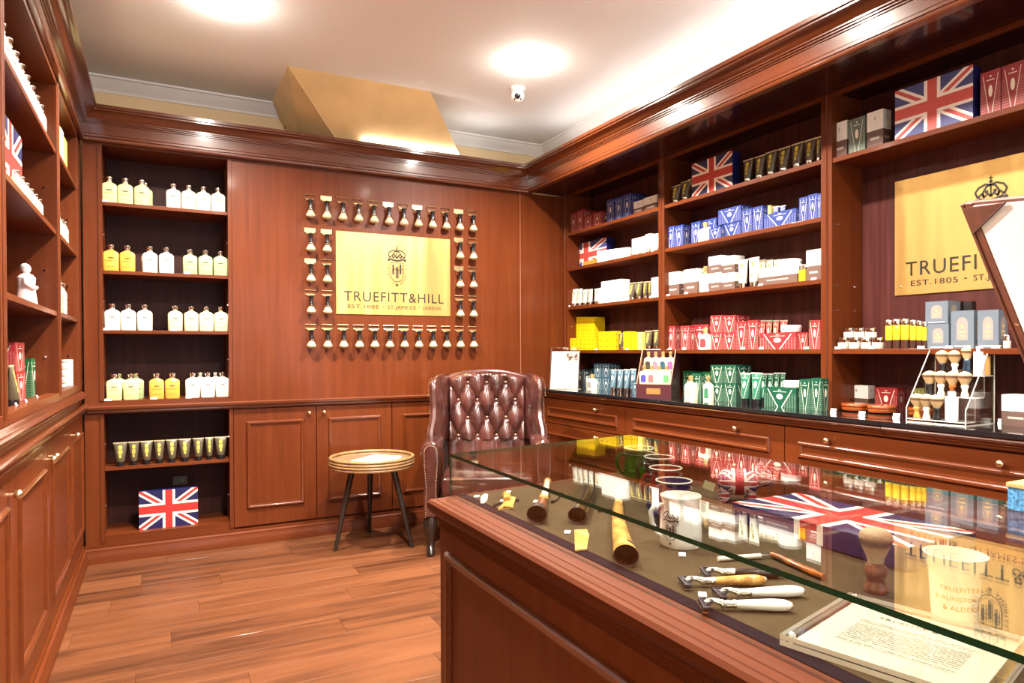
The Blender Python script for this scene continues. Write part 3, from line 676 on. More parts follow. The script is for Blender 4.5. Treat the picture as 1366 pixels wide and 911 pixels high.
led('hidden light strip on the back cornice under the bulkhead', 1.80, 4.63, 2.682, 1.1, 0, .7)
sc_ = thing('security_camera', 'small white dome security camera on the ceiling near the right corner', 'camera', (2.109, 3.95, ZC))
WP = plain('white_plastic', (.80, .80, .80), .3)
add('mount', lathe([(.050, 0), (.050, -.012), (.044, -.022), (.040, -.024)], 24), WP, sc_)
ball = add('eyeball_housing', sphere(.046, 20, 12, (0, 0, -.052)), WP, sc_)
dirv = (Vector((0, 0, 1.3))-Vector((2.109, 3.95, ZC-.052))).normalized()
Ml = Matrix.Translation((0, 0, -.052)) @ dirv.to_track_quat('Z', 'Y').to_matrix().to_4x4()
add('lens', lathe([(.019, .036), (.019, .0465), (.015, .048), (.001, .049)], 16), BLACK, ball, Ml)
for a in (2.4, .75): add('sensor', lathe([(.006, .036), (.006, .043), (.001, .0435)], 10), BLACK, ball, Ml @ Matrix.Rotation(a+PI, 4, 'Z') @ Matrix.Translation((.027, 0, -.004)))
# ================================================================== ARMCHAIR
c0 = hit(651, 740, Z=0)
ch = thing('armchair', 'oxblood leather wingback armchair with button-tufted back and nailhead trim', 'armchair', (c0.x, c0.y, 0), -math.radians(25))
SM = lambda g: dict(g, sm=True)
def rbox(x0, x1, y0, y1, z0, z1, r=.03, seg=3): return SM(bev(box(x0, x1, y0, y1, z0, z1), r, seg))
# tufted back: cushion skin with folds running between the buttons
su, sv = .129, .118
bx_, bz_ = [], []
for rr in range(4):
    for k in range(3 + rr % 2): bx_.append((k-(2+rr % 2)/2)*su); bz_.append(1.035-rr*sv)
NU, NV = 72, 90; rows = []; XH = .272
def yb(z): return .46+(z-.42)*.20
for j in range(NV+1):
    row = []
    for i in range(NU+1):
        x = -XH+2*XH*i/NU; top = 1.115-.045*(abs(x)/XH)**2.2; z = .40+(top-.40)*j/NV
        a = x/su; b = (z-1.035)/sv; p, q = (a+b)/2, (a-b)/2
        # buttons sit at a integer(+.5), b integer; shift so row 0 (3 buttons) has integer a
        P, Q = a+b/2*1.0, a-b/2*1.0
        f = abs(math.sin(PI*P))*abs(math.sin(PI*Q))
        puff = .034*f**.42
        inside = z > 1.035-3*sv-.10
        if z < 1.035-3*sv-.03: puff = .020*min(1, abs(math.sin(PI*(a+.5)))**.5+.15)
        dmin = min((x-u_)**2+(z-v_)**2 for u_, v_ in zip(bx_, bz_))
        puff -= .018*math.exp(-dmin/.00022)
        if z > 1.075: puff = max(puff, .016)
        e = 1-max(0, (abs(x)-XH*.90)/(XH*.10))**2*.9; et = 1-max(0, (j/NV-.955)/.045)**2
        row.append((x, yb(z)-.075*math.sqrt(max(0, et))*e - puff*e*max(.25, et)+.02*(1-e), z))
    rows.append(row)
back_v = [p for r in rows for p in r]
back_f = [(j*(NU+1)+i, j*(NU+1)+i+1, (j+1)*(NU+1)+i+1, (j+1)*(NU+1)+i) for j in range(NV) for i in range(NU)]
add('tufted_back', G(back_v, back_f, None, None, True), LEATHER, ch)
for u_, v_ in zip(bx_, bz_): add('button', sphere(.0085, 10, 6, (u_, yb(v_)-.078, v_), (1, .6, 1)), plain('button_leather', (.30, .16, .11), .25), ch)
add('back_shell', SM(loft([[(-.30, yb(z)-.01, z), (.30, yb(z)-.01, z), (.27, yb(z)+.07, z), (-.27, yb(z)+.07, z)] for z in (.25, .6, .9, 1.04)] + [[(-.24, yb(1.09), 1.085), (.24, yb(1.09), 1.085), (.22, yb(1.09)+.05, 1.075), (-.22, yb(1.09)+.05, 1.075)]], True, False)), LEATHER, ch)
add('top_roll', tube([(x, yb(1.09)-.02, 1.102-.045*(abs(x)/XH)**2.2) for x in [(-1+2*i/16)*XH for i in range(17)]], .022, 10), LEATHER, ch)
NAILM = plain('nail_brass', (.80, .72, .60), .25, 1)
for s in (-1, 1):
    # wing
    rg = []
    for z, fy, ox, th in ((.66, .16, .385, .050), (.74, .19, .385, .058), (.82, .25, .372, .062), (.90, .275, .372, .064), (.98, .275, .378, .064), (1.04, .29, .376, .058), (1.075, .33, .362, .044), (1.095, .40, .338, .020)):
        by = yb(z)+.03; ix = .272; n = 16; ring_ = []
        ax_, ay_ = ix-.0, by; bx2, by2 = ox-.02, fy
        dx, dy = bx2-ax_, by2-ay_; L = math.hypot(dx, dy); nx, ny = -dy/L, dx/L
        for k in range(n):
            a = 2*PI*k/n; c, s2 = math.cos(a), math.sin(a)
            t_ = .5+.5*math.copysign(abs(c)**.6, c); o_ = th/2*math.copysign(abs(s2)**.6, s2)
            bow = -.012*math.sin(PI*t_)
            ring_.append((s*(ax_+dx*t_+nx*(o_+bow)), ay_+dy*t_+ny*(o_+bow), z))
        rg.append(ring_)
    wg = add('wing', loft(rg), LEATHER, ch)
    nb = [sphere(.0036, 6, 4, (s*(ox-.012), fy+.004, z)) for z, fy, ox in [(.70+.37*i/26, *(lambda zz: (.175+.075*min(1, (zz-.70)/.12)+(.02 if zz > .9 else 0)+max(0, zz-1.03)*.9, .392-(.01 if .78 < zz < .95 else 0)-max(0, zz-1.03)*.4))(.70+.37*i/26)) for i in range(27)]]
    # arm: rolled top on an upright panel, rising a little to the wing
    AX = s*.345
    def arm_prof(y, z_top, k=1.0):
        o = []
        for i in range(13): a = -.25*PI+1.5*PI*i/12; o.append((AX+s*(-.055*math.cos(a)*k)*-1, y, z_top-.062+.062*math.sin(a)*k))
        return o
    rg = []
    for y, zt in ((.0, .690), (.012, .697), (.10, .700), (.22, .710), (.36, .735), (.46, .75)):
        k = .93 if y == 0 else 1; pr = []
        for i in range(15):
            a = -.30*PI+1.62*PI*i/14
            pr.append((AX+s*.066*math.cos(a)*k, y, zt-.066+.066*math.sin(a)*k))
        pr += [(AX-s*.035, y, zt-.13), (AX-s*.035, y, .235), (AX+s*.045, y, .235), (AX+s*.045, y, zt-.125)]
        rg.append(pr)
    add('arm', loft(rg), LEATHER, ch)
    # front facing of the arm with its nail line
    fp = []
    for i in range(11): a = PI*i/10; fp.append((.043*math.cos(a), .632+.043*math.sin(a)))
    fp += [(-.043, .56), (-.030, .42), (-.036, .240), (.036, .240), (.030, .42), (.043, .56)]
    af = add('arm_facing', loft([[(AX+x*q, y, .44+(z-.44)*(.98 if q < 1 else 1)) for x, z in fp] for y, q in ((.005, 1), (-.010, 1), (-.014, .9))], True, True), LEATHER, ch)
    path = fp[13:14]+fp[11:10:-1]; seq = [fp[13], fp[12], fp[11]]+[fp[i] for i in range(10, -1, -1)]+[fp[16], fp[15], fp[14]]
    pts = []
    for a, b in zip(seq, seq[1:]):
        n = max(1, int(math.dist(a, b)/.0135))
        pts += [(a[0]+(b[0]-a[0])*i/n, a[1]+(b[1]-a[1])*i/n) for i in range(n)]
    add('nail_trim', join(*[sphere(.0050, 6, 4, (AX+x*.92, -.013, z)) for x, z in pts]), NAILM, af)
    add('nail_trim', join(*nb), NAILM, wg)
    # cabriole front leg and plain back leg
    DKW = plain('ebonised_wood', (.014, .009, .007), .22, coat=.4)
    add('front_leg', tube([(AX, .045, .245), (AX+s*.006, .030, .20), (AX+s*.010, .018, .155), (AX+s*.006, .022, .10), (AX+s*.004, .018, .055), (AX+s*.004, .000, .024), (AX+s*.004, -.008, .008), (AX+s*.004, -.004, .0)], [.040, .044, .038, .026, .021, .027, .024, .018], 14), DKW, ch)
    add('back_leg', tube([(s*.25, .56, .26), (s*.26, .60, .12), (s*.265, .64, .0)], [.026, .022, .018], 10), DKW, ch)
add('seat_cushion', rbox(-.285, .285, -.005, .47, .345, .475, .035, 4), LEATHER, ch)
add('seat_piping', tube([(-.27, .0, .458), (-.15, -.005, .462), (0, -.006, .463), (.15, -.005, .462), (.27, .0, .458)], .006, 8), LEATHER, ch)
add('seat_rail', rbox(-.30, .30, .0, .52, .215, .345, .018), LEATHER, ch)
# ================================================================== SIDE TABLE AND MAGAZINES
tc_ = (1.205, 4.275); th = .575
st = thing('side_table', 'round rattan-rimmed side table on three black splayed legs beside the armchair', 'table', (*tc_, 0))
RAT = plain('rattan_cane', (.30, .165, .07), .35, noise=.25, nscale=20)
R_ = .262
def circ(r, z, n=48): return [(r*math.cos(2*PI*i/n), r*math.sin(2*PI*i/n), z) for i in range(n)]
for k, z in enumerate((th-.062, th-.044, th-.026, th-.007)): add('rim_ring', tube(circ(R_-.004*(k == 0), z), .0095, 8, True), RAT, st)
add('tray_top', lathe([(.001, th-.050), (R_-.006, th-.050), (R_-.006, th-.024), (.001, th-.024)], 40), plain('rattan_weave', (.20, .12, .06), .4, noise=.3, nscale=120), st)
LEGM = plain('black_lacquer', (.020, .014, .011), .3, coat=.2)
for fx, fy in ((447, 735), (492.7, 710), (549.6, 730)):
    q = hit(fx, fy, Z=0); v = Vector((q.x-tc_[0], q.y-tc_[1], 0))
    t_ = v*.52
    add('leg', tube([(t_.x, t_.y, th-.055), (v.x*.75, v.y*.75, th*.48), (v.x, v.y, 0.0)], [.021, .017, .0115], 12), LEGM, st)
def magprint(name, base, ink):
    m, t, p = newmat(name); u, v = uvs(t)
    k = ((u-.5)*(u-.5)*4+(v-.5)*(v-.5)*9).lt(.10)*((u*7).fract()).lt(.75)
    t.links.new(mixc(t, k, base, ink), p.inputs['Base Color']); p.inputs['Roughness'].default_value = .35
    return m
mg = thing('magazine', 'white magazine with dark cover print lying on the round side table', 'magazine', (1.225, 4.235, th-.0239), math.radians(-50), None)
add('pages', cbox(.20, .27, .010), WHITE, mg)
add('cover', cbox(.204, .275, .0012, .0101, [0, 0, 0, 0, 1, 0]), [WHITE, magprint('cover_print', (.66, .65, .62), (.12, .10, .10))], mg)
# ================================================================== PRODUCT BUILDERS (front toward -y, origin at base centre)
def carton(o, w_, d, h, style, lid=None):
    fm, sm_ = CARD[style]
    b = add('body', box(-w_/2, w_/2, -d/2, d/2, 0, h-.0012, [0, 0, 0, 0, 1, 1]), [fm, sm_], o)
    add('top_flap', box(-w_/2+.0006, w_/2-.0006, -d/2+.0006, d/2-.0006, h-.0012, h), sm_, o)
def flagbox(o, w_, d, h, mat=FLAG, lid=None):     # gift box with a separate lid on its front
    m = [mat, NAVY]
    add('base', box(-w_/2+.002, w_/2-.002, -d/2+.02, d/2, .001, h-.002), NAVY, o)
    add('lid', box(-w_/2, w_/2, -d/2, -d/2+min(.035, d*.6), 0, h, [0, 1, 1, 1, 1, 1]), m, o)
def sqtube(o, w_, h, style, cap=BLACK, lean=0):
    rc = w_*.30; hc = h*.20; n = 20
    rings = [superring(rc*1.0, rc*1.0, hc*.9, 2, n), superring(rc*1.06, rc*1.06, hc, 2, n)]
    for k in (.35, .55, .75, .92): rings.append(superring(rc+(w_/2-rc)*k, rc*(1-k)+.003, hc+(h-hc)*k, 2.2, n))
    rings += [superring(w_/2, .0016, h*.955, 6, n), superring(w_/2, .0014, h, 6, n)]
    add('crimp', box(-w_/2-.0004, w_/2+.0004, -.0022, .0022, h*.955, h), plain('crimp_'+style, {'black': srgb(206, 190, 150)}.get(style, srgb(224, 222, 212)), .3, .3), o)
    add('body', loft(rings), TUBE[style], o); add('cap', lathe([(rc*1.0, 0), (rc*1.04, hc*.1), (rc*1.0, hc), (.001, hc)], 16), cap, o)
def lotion(o, w_, h, style, cap=CHROME):
    hb = h*.78; d = w_*.55; rg = [superring(w_/2*.94, d/2*.92, 0, 5), superring(w_/2, d/2, hb*.03, 5), superring(w_/2, d/2, hb*.80, 5)]
    for k in (.25, .5, .75, .93): rg.append(superring(w_/2*math.sqrt(1-k*k*.86), d/2*math.sqrt(1-k*k*.7), hb*(.80+.17*k), 4))
    rg.append(superring(w_*.17, w_*.17, hb*.985, 2)); rg.append(superring(w_*.17, w_*.17, hb*1.02, 2))
    add('bottle', loft(rg), BOT[style], o)
    c = add('cap', lathe([(w_*.17, hb*1.02), (w_*.21, hb*1.03), (w_*.21, hb*1.06), (w_*.18, hb*1.07), (w_*.19, hb*1.14), (w_*.235, hb*1.19), (w_*.225, hb*1.23), (w_*.12, hb*1.255), (.001, hb*1.26)], 16), cap, o)
def perfume(o, w_, h, bcol, lcol, cap=None):
    cap = cap or plain('cream_gold_cap', srgb(226, 196, 140), .2, .6)
    d = w_*.6; hb = h*.72
    add('bottle', loft([superring(w_/2, d/2, 0, 5), superring(w_/2, d/2, hb*.72, 5), superring(w_*.46, d*.46, hb*.86, 4), superring(w_*.30, d*.34, hb*.95, 3), superring(w_*.16, w_*.16, hb, 2)]), bcol, o)
    add('cap', lathe([(w_*.13, hb), (w_*.15, hb*1.03), (w_*.13, hb*1.08), (w_*.19, hb*1.14), (w_*.19, h*.99), (w_*.12, h), (.001, h)], 14), cap, o)
    l = [(x, z) for x, z in ((-.28, .12), (.28, .12), (.28, .5))]+[(.28*math.cos(PI*i/8), .5+.14*math.sin(PI*i/8)) for i in range(1, 9)]
    add('label', xf(G([(x*w_, 0, z*hb*1.1) for x, z in l]+[(x*w_, .0008, z*hb*1.1) for x, z in l], [tuple(range(11))]+[tuple(range(21, 10, -1))]), Matrix.Translation((0, -d/2-.0012, 0))), lcol, o)
def jar(o, r, h, bm, lm, k=.55):
    add('jar', lathe([(r*.92, 0), (r, h*.06), (r, h*k), (r*.9, h*k+.001)], 18), bm, o)
    add('lid', lathe([(r*.99, h*k+.0012), (r*1.02, h*k+.003), (r*1.02, h*.96), (r*.95, h), (.001, h)], 18), lm, o)
def tin(o, r, h, m):
    add('base', lathe([(r*.93, 0), (r, h*.12), (r, h*.5), (r*.98, h*.52)], 22), m, o); add('lid', lathe([(r*1.0, h*.52), (r*1.03, h*.56), (r*1.03, h*.9), (r*.95, h), (.001, h)], 22), m, o)
def vial(o, r, h):
    add('oil', lathe([(r, h*.30), (r, h*.78), (r*.9, h*.80)], 14), AMBERG, o)
    add('base_band', lathe([(r*1.02, 0), (r*1.03, h*.3), (r*.9, h*.301)], 14), plain('brown_band', srgb(66, 36, 28), .3), o)
    add('cap', lathe([(r*.95, h*.80), (r*1.0, h*.81), (r*1.0, h*.98), (r*.9, h), (.001, h)], 14), CHROME, o)
def price_tag(x, y, z, rz, label_place, key, w_=.045, h=.022):
    o = thing('price_tag', None, None, (x, y, z), rz)
    add('card', cbox(w_, .0015, h), TAG, o, Matrix.Rotation(-.35, 4, 'X')); add('foot', cbox(w_, .012, .0015), TAG, o, Matrix.Translation((0, .006, 0)))
    return reg(o, 'small white price tag', label_place, key, 'price tag', 'price tags')
# ------------------------------------------------------------------ right wall placement by pixel columns
BAY = ('corner bay', 'middle bay', 'plaque bay')
def bay_of(x): return BAY[0] if x < 882 else BAY[1] if x < 1100 else BAY[2]
SHN = {1: 'top shelf', 2: 'second shelf', 3: 'third shelf', 4: 'fourth shelf', 5: 'black countertop'}
SHZ = {1: 2.190, 2: 1.907, 3: 1.600, 4: 1.252, 5: .95}
def R(kind, desc, x0, x1, yt, sh, xp=2.935, ybot=None, d=None, rz=0, cat=None, **kw):
    xm = (x0+x1)/2; Z0 = SHZ[sh]
    if sh == 1 and xm > 1100: Z0 = 2.180
    z0 = hit(xm, ybot, X=xp).z if ybot else Z0
    y1, y0 = hit(x0, yt, X=xp).y, hit(x1, yt, X=xp).y
    w_ = y1-y0; h = hit(xm, yt, X=xp).z-z0
    if kind == 'carton' or kind == 'flag': d = d or min(.09, max(.035, w_*.8))
    else: d = d or w_*.6
    o = thing(desc.split()[-1] if False else {'carton': 'carton', 'flag': 'gift_box', 'tube': 'squeeze_tube', 'lotion': 'lotion_bottle', 'perfume': 'perfume_bottle', 'jar': 'jar', 'tin': 'round_tin', 'vial': 'oil_vial'}[kind], None, None, (xp+d/2, (y0+y1)/2, z0), -PI/2+rz)
    if kind == 'carton': carton(o, w_, d, h, kw['style'])
    elif kind == 'flag': flagbox(o, w_, d, h, kw.get('mat', FLAG))
    elif kind == 'tube': sqtube(o, w_, h, kw['style'], kw.get('cap', BLACK))
    elif kind == 'lotion': lotion(o, w_, h, kw['style'])
    elif kind == 'perfume': perfume(o, w_, h, kw['b'], kw['l'])
    elif kind == 'jar': jar(o, w_/2, h, kw['b'], kw['l'], kw.get('k', .55))
    elif kind == 'tin': tin(o, w_/2, h, kw['m'])
    elif kind == 'vial': vial(o, w_/2, h)
    reg(o, desc, 'on %s, %s' % (SHN[sh], bay_of(xm)), -(y0+y1), cat or {'carton': 'box', 'flag': 'box', 'tube': 'tube', 'lotion': 'bottle', 'perfume': 'bottle', 'jar': 'jar', 'tin': 'tin', 'vial': 'vial'}[kind])
    return o
def Rs(kind, desc, spans, sh, **kw):
    for s in spans: R(kind, desc, s[0], s[1], s[2], sh, **kw)
PB = plain('cream_glass', srgb(236, 226, 196), .15); PL_ = plain('label_silver', srgb(150, 150, 150), .4)
# --- corner bay, top shelf
Rs('carton', 'tall red V-patterned carton', [(760.5, 769, 284), (769.5, 778, 280)], 1, style='red')
R('carton', 'tall red carton behind a shorter one', 780, 787, 281, 1, xp=3.0, style='red')
Rs('carton', 'short red V-patterned carton', [(779, 789.5, 287), (791, 802, 283)], 1, style='red')
Rs('carton', 'tall blue V-patterned carton', [(809.5, 819, 266), (820.5, 830, 263), (831, 842, 259)], 1, style='blue')
R('carton', 'blue carton at the back', 845, 854, 260, 1, xp=3.03, style='blue')
Rs('carton', 'low white and brown carton', [(845, 857.5, 268), (858.5, 876, 262)], 1, style='whitebrown')
# --- corner bay, second shelf
R('flag', 'faded flag gift box', 757, 809, 323, 2, xp=3.02, d=.08, mat=FLAGF)
R('carton', 'flat ochre carton', 778, 794, 347.5, 2, style='ochre', d=.05)
Rs('jar', 'white round tub', [(796+i*7, 802.6+i*7, 335-i*.9) for i in range(6)], 2, b=WHITE, l=WHITE, k=.75)
Rs('tube', 'white tube with olive print', [(840, 848, 327), (849, 856, 326), (857, 865, 324), (869, 877, 322)], 2, style='white', cap=CHROME)
Rs('carton', 'white carton behind white tubes', [(843, 860, 317), (861, 868, 312), (869, 878, 312)], 2, xp=3.01, style='white')
# --- corner bay, third shelf
Rs('tube', 'white tube with olive print', [(760, 767, 385.5), (767.5, 774, 385), (775, 781, 386), (782, 788, 385.5), (789.5, 798, 384.5)], 3, style='white', cap=CHROME)
R('carton', 'white carton, lowest of the stack', 799, 837, 390, 3, style='white', d=.09)
R('carton', 'white carton, middle of the stack', 801, 836, 381, 3, ybot=389.9, style='white', d=.085)
R('carton', 'white carton, topmost of the stack', 802, 828, 374, 3, ybot=381.1, style='white', d=.08)
Rs('tube', 'black and gold tube', [(836, 844.5, 377), (846, 854, 376), (855.5, 862, 375.5), (863, 868, 375)], 3, style='black', cap=CHROME)
R('carton', 'tall white carton', 869, 878, 370, 3, style='white')
# --- corner bay, fourth shelf: yellow cartons
for c in range(3):
    for r in range(3):
        R('carton', 'yellow carton in %s tier' % ('bottom', 'middle', 'top')[r], 764+c*9.7, 773.4+c*9.7, 452-r*14.5, 4, xp=2.985, ybot=(466.5 if r == 0 else 466.5-r*14.5), style='yellow', d=.10)
Rs('carton', 'low yellow carton in front of the stack', [(760.5, 778, 451), (779, 793, 451)], 4, style='paleyellow' if False else 'yellow', d=.035, xp=2.925)
Rs('carton', 'yellow carton right of the stack', [(799, 821, 442), (831.5, 841, 442), (842, 849.5, 443)], 4, style='yellow', d=.05)
R('carton', 'pale yellow carton', 850.5, 856.5, 443, 4, style='paleyellow', d=.05)
R('tube', 'black and gold tube between yellow cartons', 822.5, 830.5, 444, 4, style='black', cap=CHROME)
Rs('tube', 'black and gold tube beside the post', [(857.5, 867, 441), (868, 878, 440)], 4, style='black', cap=CHROME)
# --- corner bay, countertop
R('carton', 'dark teal carton', 770, 778, 493, 5, xp=2.95, style='darkteal')
R('carton', 'dark teal carton behind the cream bottle', 779.5, 791, 492, 5, xp=3.0, style='darkteal')
R('perfume', 'cream bottle with silver label', 781, 791, 499, 5, xp=2.93, b=PB, l=PL_)
for r in range(2):
    for c in range(2): R('carton', 'teal carton in %s tier' % ('lower', 'upper')[r], 792+c*11, 802.6+c*11, 503-r*18, 5, xp=2.97, ybot=None if r == 0 else 503, style='teal', d=.10)
Rs('tube', 'teal and white tube', [(811.5, 819.5, 493), (820.5, 828.5, 493), (829.5, 837.5, 492.5), (838.5, 846, 492)], 5, xp=2.90, style='teal', cap=CHROME)
R('carton', 'teal carton beside the tester stand', 843, 851, 508, 5, xp=2.88, style='teal')
# --- middle bay, top shelf
Rs('tube', 'black and gold tube left of flag box', [(892, 904, 247), (904.5, 917, 241)], 1, style='black', cap=CHROME)
R('tube', 'black and gold tube tucked behind flag box', 915, 924, 238, 1, xp=3.02, style='black', cap=CHROME)
R('flag', 'flag gift box', 923, 977, 210, 1, xp=2.93, d=.06)
Rs('tube', 'black and gold tube right of flag box', [(988, 1001, 212), (1003, 1017, 207), (1018, 1032.5, 201), (1034, 1050, 196), (1052, 1068, 190), (1069.5, 1085, 185), (1086.5, 1094.5, 182)], 1, style='black', cap=CHROME)
# --- middle bay, second shelf: blue
Rs('carton', 'tall blue V-patterned carton left end', [(889, 899.8, 302), (900.3, 911, 300.5)], 2, style='blue', d=.06)
R('carton', 'blue carton left of cream bottle', 922, 934, 296, 2, xp=2.96, style='blue')
R('carton', 'blue carton behind cream bottle', 937, 956, 292, 2, xp=3.0, style='blue')
R('perfume', 'cream bottle with silver label', 930, 944, 296, 2, xp=2.92, b=PB, l=PL_)
R('carton', 'low blue carton beside cream bottle', 946, 961.5, 303, 2, xp=2.925, style='blue', d=.03)
R('carton', 'blue carton, lower of the stack', 964, 988, 297, 2, xp=2.95, style='blue', d=.06)
R('carton', 'wide blue carton, upper of the stack', 958, 988.5, 277, 2, xp=2.95, ybot=297, style='blue', d=.09)
Rs('carton', 'tall blue carton right of the stack', [(989.5, 1003, 279), (1004, 1017.5, 275.5)], 2, xp=2.93, style='blue', d=.04)
R('carton', 'cream carton at the back', 1016, 1028, 275, 2, xp=3.03, style='paleyellow')
Rs('tube', 'dark blue tube at the back', [(1029, 1037, 275), (1038, 1046, 274)], 2, xp=3.03, style='blue')
R('carton', 'wide blue carton lying low', 1019, 1062, 282, 2, xp=2.925, style='blue', d=.045)
Rs('carton', 'tall blue carton right end', [(1066, 1077.5, 263), (1078, 1090, 259), (1090.3, 1095, 258)], 2, xp=2.93, style='blue', d=.05)
# --- middle bay, third shelf: white and brown
R('carton', 'white and brown carton left end', 889, 906, 363, 3, style='whitebrown')
R('carton', 'white and brown carton left of bottle', 912, 930, 359, 3, style='whitebrown')
R('perfume', 'white bottle with grey label', 931.5, 944, 355, 3, b=PB, l=PL_)
for r in range(2):
    for c in range(2): R('carton', 'white-brown carton in %s tier' % ('lower', 'upper')[r], 945+c*17.6, 962.3+c*17.6, 364-r*22.5, 3, ybot=None if r == 0 else 364, style='whitebrown', d=.08, xp=2.94)
Rs('tube', 'tall white tube', [(981, 994, 346), (995, 1009, 343)], 3, xp=2.93, style='white', cap=CHROME)
Rs('tube', 'cream tube at the back', [(1009, 1019, 346), (1020, 1029, 346), (1030, 1038, 346)], 3, xp=3.02, style='cream')
R('tin', 'white round soap tin', 1036, 1060, 346, 3, xp=2.96, ybot=354.8, m=WHITE, d=.07)
R('carton', 'wide white and brown carton under the soap tin', 1012, 1063, 355, 3, xp=2.925, style='whitebrown', d=.09)
Rs('jar', 'small amber vial', [(1065, 1069.2, 354), (1070, 1074.2, 353)], 3, b=AMBERG, l=CHROME, k=.7)
R('carton', 'tall white and brown carton', 1075.5, 1095, 333, 3, xp=2.93, style='whitebrown', d=.06)
# --- middle bay, fourth shelf: red
Rs('carton', 'red V-patterned carton left end', [(889, 900.5, 435), (908, 920, 434.5)], 4, style='rose', d=.05)
R('carton', 'plain red carton between patterned ones', 900, 909, 436, 4, xp=3.0, style='rose')
R('carton', 'red carton behind the cream bottle', 922, 945, 433, 4, xp=2.98, style='rose')
R('perfume', 'cream bottle with red label', 931, 944, 437, 4, xp=2.92, b=PB, l=plain('label_rose', srgb(170, 60, 66), .4))
for r in range(2):
    for c in range(2): R('carton', 'red carton in %s tier' % ('lower', 'upper')[r], 947.5+c*17, 964+c*17, 443.5-r*23, 4, ybot=None if r == 0 else 443.3, style='rose', d=.12, xp=2.95)
Rs('carton', 'tall red carton right of stack', [(981.5, 996, 428.5), (997, 1011, 427)], 4, xp=2.925, style='rose', d=.022)
Rs('tube', 'orange tube at the back', [(1010, 1019, 427), (1020, 1028, 427), (1029, 1037, 427), (1038, 1048, 427)], 4, xp=3.02, style='orange')
R('carton', 'wide red carton under the white soap', 1013, 1062, 443.5, 4, xp=2.92, style='rose', d=.09)
R('tin', 'white round soap', 1040, 1061, 434, 4, xp=2.94, ybot=443.2, m=WHITE, d=.06)
R('carton', 'narrow red striped carton', 1064, 1077.5, 443.5, 4, style='red', d=.04)
R('carton', 'tall red carton right end', 1079, 1094.5, 427, 4, xp=2.93, style='rose', d=.05)
# --- middle bay, countertop: green
R('carton', 'dark green carton behind the cream bottle', 911, 924, 495, 5, xp=3.0, style='forest')
R('perfume', 'cream bottle with grey label', 911.5, 924, 501, 5, xp=2.84, b=PB, l=PL_)
R('carton', 'tall green V-patterned carton', 923, 935, 498, 5, xp=2.88, style='green', d=.035)
R('carton', 'green carton behind second bottle', 936, 947, 496, 5, xp=2.97, style='forest')
R('perfume', 'cream bottle with green label', 937, 947, 501, 5, xp=2.86, b=PB, l=plain('label_green', srgb(60, 120, 90), .4))
for r in range(2):
    for c in range(2): R('carton', 'green carton in %s tier' % ('lower', 'upper')[r], 948+c*17.3, 964.8+c*17.3, 511-r*24, 5, ybot=None if r == 0 else 511, style='green', d=.12, xp=2.90)
Rs('tube', 'tall green tube', [(984.5, 997.5, 497.5), (998.5, 1013, 497)], 5, xp=2.84, style='green')
Rs('tube', 'dark green tube at the back', [(1012, 1021, 498), (1022, 1030, 498), (1031, 1038, 497), (1039, 1046, 497)], 5, xp=2.99, style='green')
R('carton', 'wide green carton under the white soap', 1019, 1062, 517, 5, xp=2.86, style='green', d=.09)
R('tin', 'white round soap', 1043, 1064, 508, 5, xp=2.89, ybot=516.9, m=WHITE, d=.06)
Rs('carton', 'tall green carton right end', [(1066, 1081, 506), (1081.5, 1096, 504.5)], 5, xp=2.85, style='green', d=.06)
# --- plaque bay, top shelf
R('carton', 'white and grey carton left end', 1110, 1129.5, 163, 1, style='whitebrown', d=.06)
R('carton', 'sage green V-patterned carton', 1132, 1154, 157, 1, style='sage', d=.05)
R('carton', 'white and brown carton beside flag box', 1156.5, 1178, 148, 1, style='whitebrown', d=.06)
R('flag', 'large faded flag gift box', 1194, 1298, 104, 1, xp=2.92, d=.06, mat=FLAGF)
Rs('carton', 'tall red V-patterned carton', [(1308, 1335, 94), (1336.5, 1366, 84), (1367.5, 1398, 74)], 1, style='rose', d=.06)
# --- plaque bay, fourth shelf
SILV = plain('silver_jar', (.62, .60, .56), .18, .7); GLJ = plain('frosted_jar', (.66, .62, .54), .12)
Rs('jar', 'clear silver-lidded jar in lower tier', [(1116, 1130, 450), (1131, 1145, 450), (1147, 1160, 450), (1162, 1176, 450)], 4, xp=2.93, b=GLJ, l=CHROME)
Rs('jar', 'clear silver-lidded jar in upper tier', [(1124, 1137, 437.5), (1138.5, 1151, 437.5), (1153, 1166, 437.5)], 4, xp=2.94, ybot=450, b=GLJ, l=CHROME)
Rs('vial', 'yellow oil vial in the front row', [(1180, 1189, 427), (1190, 1199.5, 426), (1201, 1211, 425.5), (1213, 1221, 427), (1222, 1229, 428), (1229.5, 1235.5, 429)], 4, xp=2.93)
R('carton', 'grey carton with gold arch, lower of the pair', 1237, 1265.5, 431.5, 4, style='grey', d=.09)
R('carton', 'grey carton with gold arch, upper of the pair', 1234.5, 1264.5, 401.5, 4, ybot=431.4, style='grey', d=.09)
R('carton', 'tall grey carton with gold arch beside the pair', 1268.5, 1299, 414, 4, xp=2.925, style='grey', d=.07)
R('carton', 'tall grey carton with gold arch, rightmost', 1304, 1332, 413, 4, xp=2.925, style='grey', d=.07)
Rs('carton', 'black carton at the back', [(1275, 1283, 402), (1285, 1296, 402)], 4, xp=3.03, style='black')
R('jar', 'clear silver-lidded jar past the grey cartons', 1337, 1347, 447, 4, b=GLJ, l=CHROME)
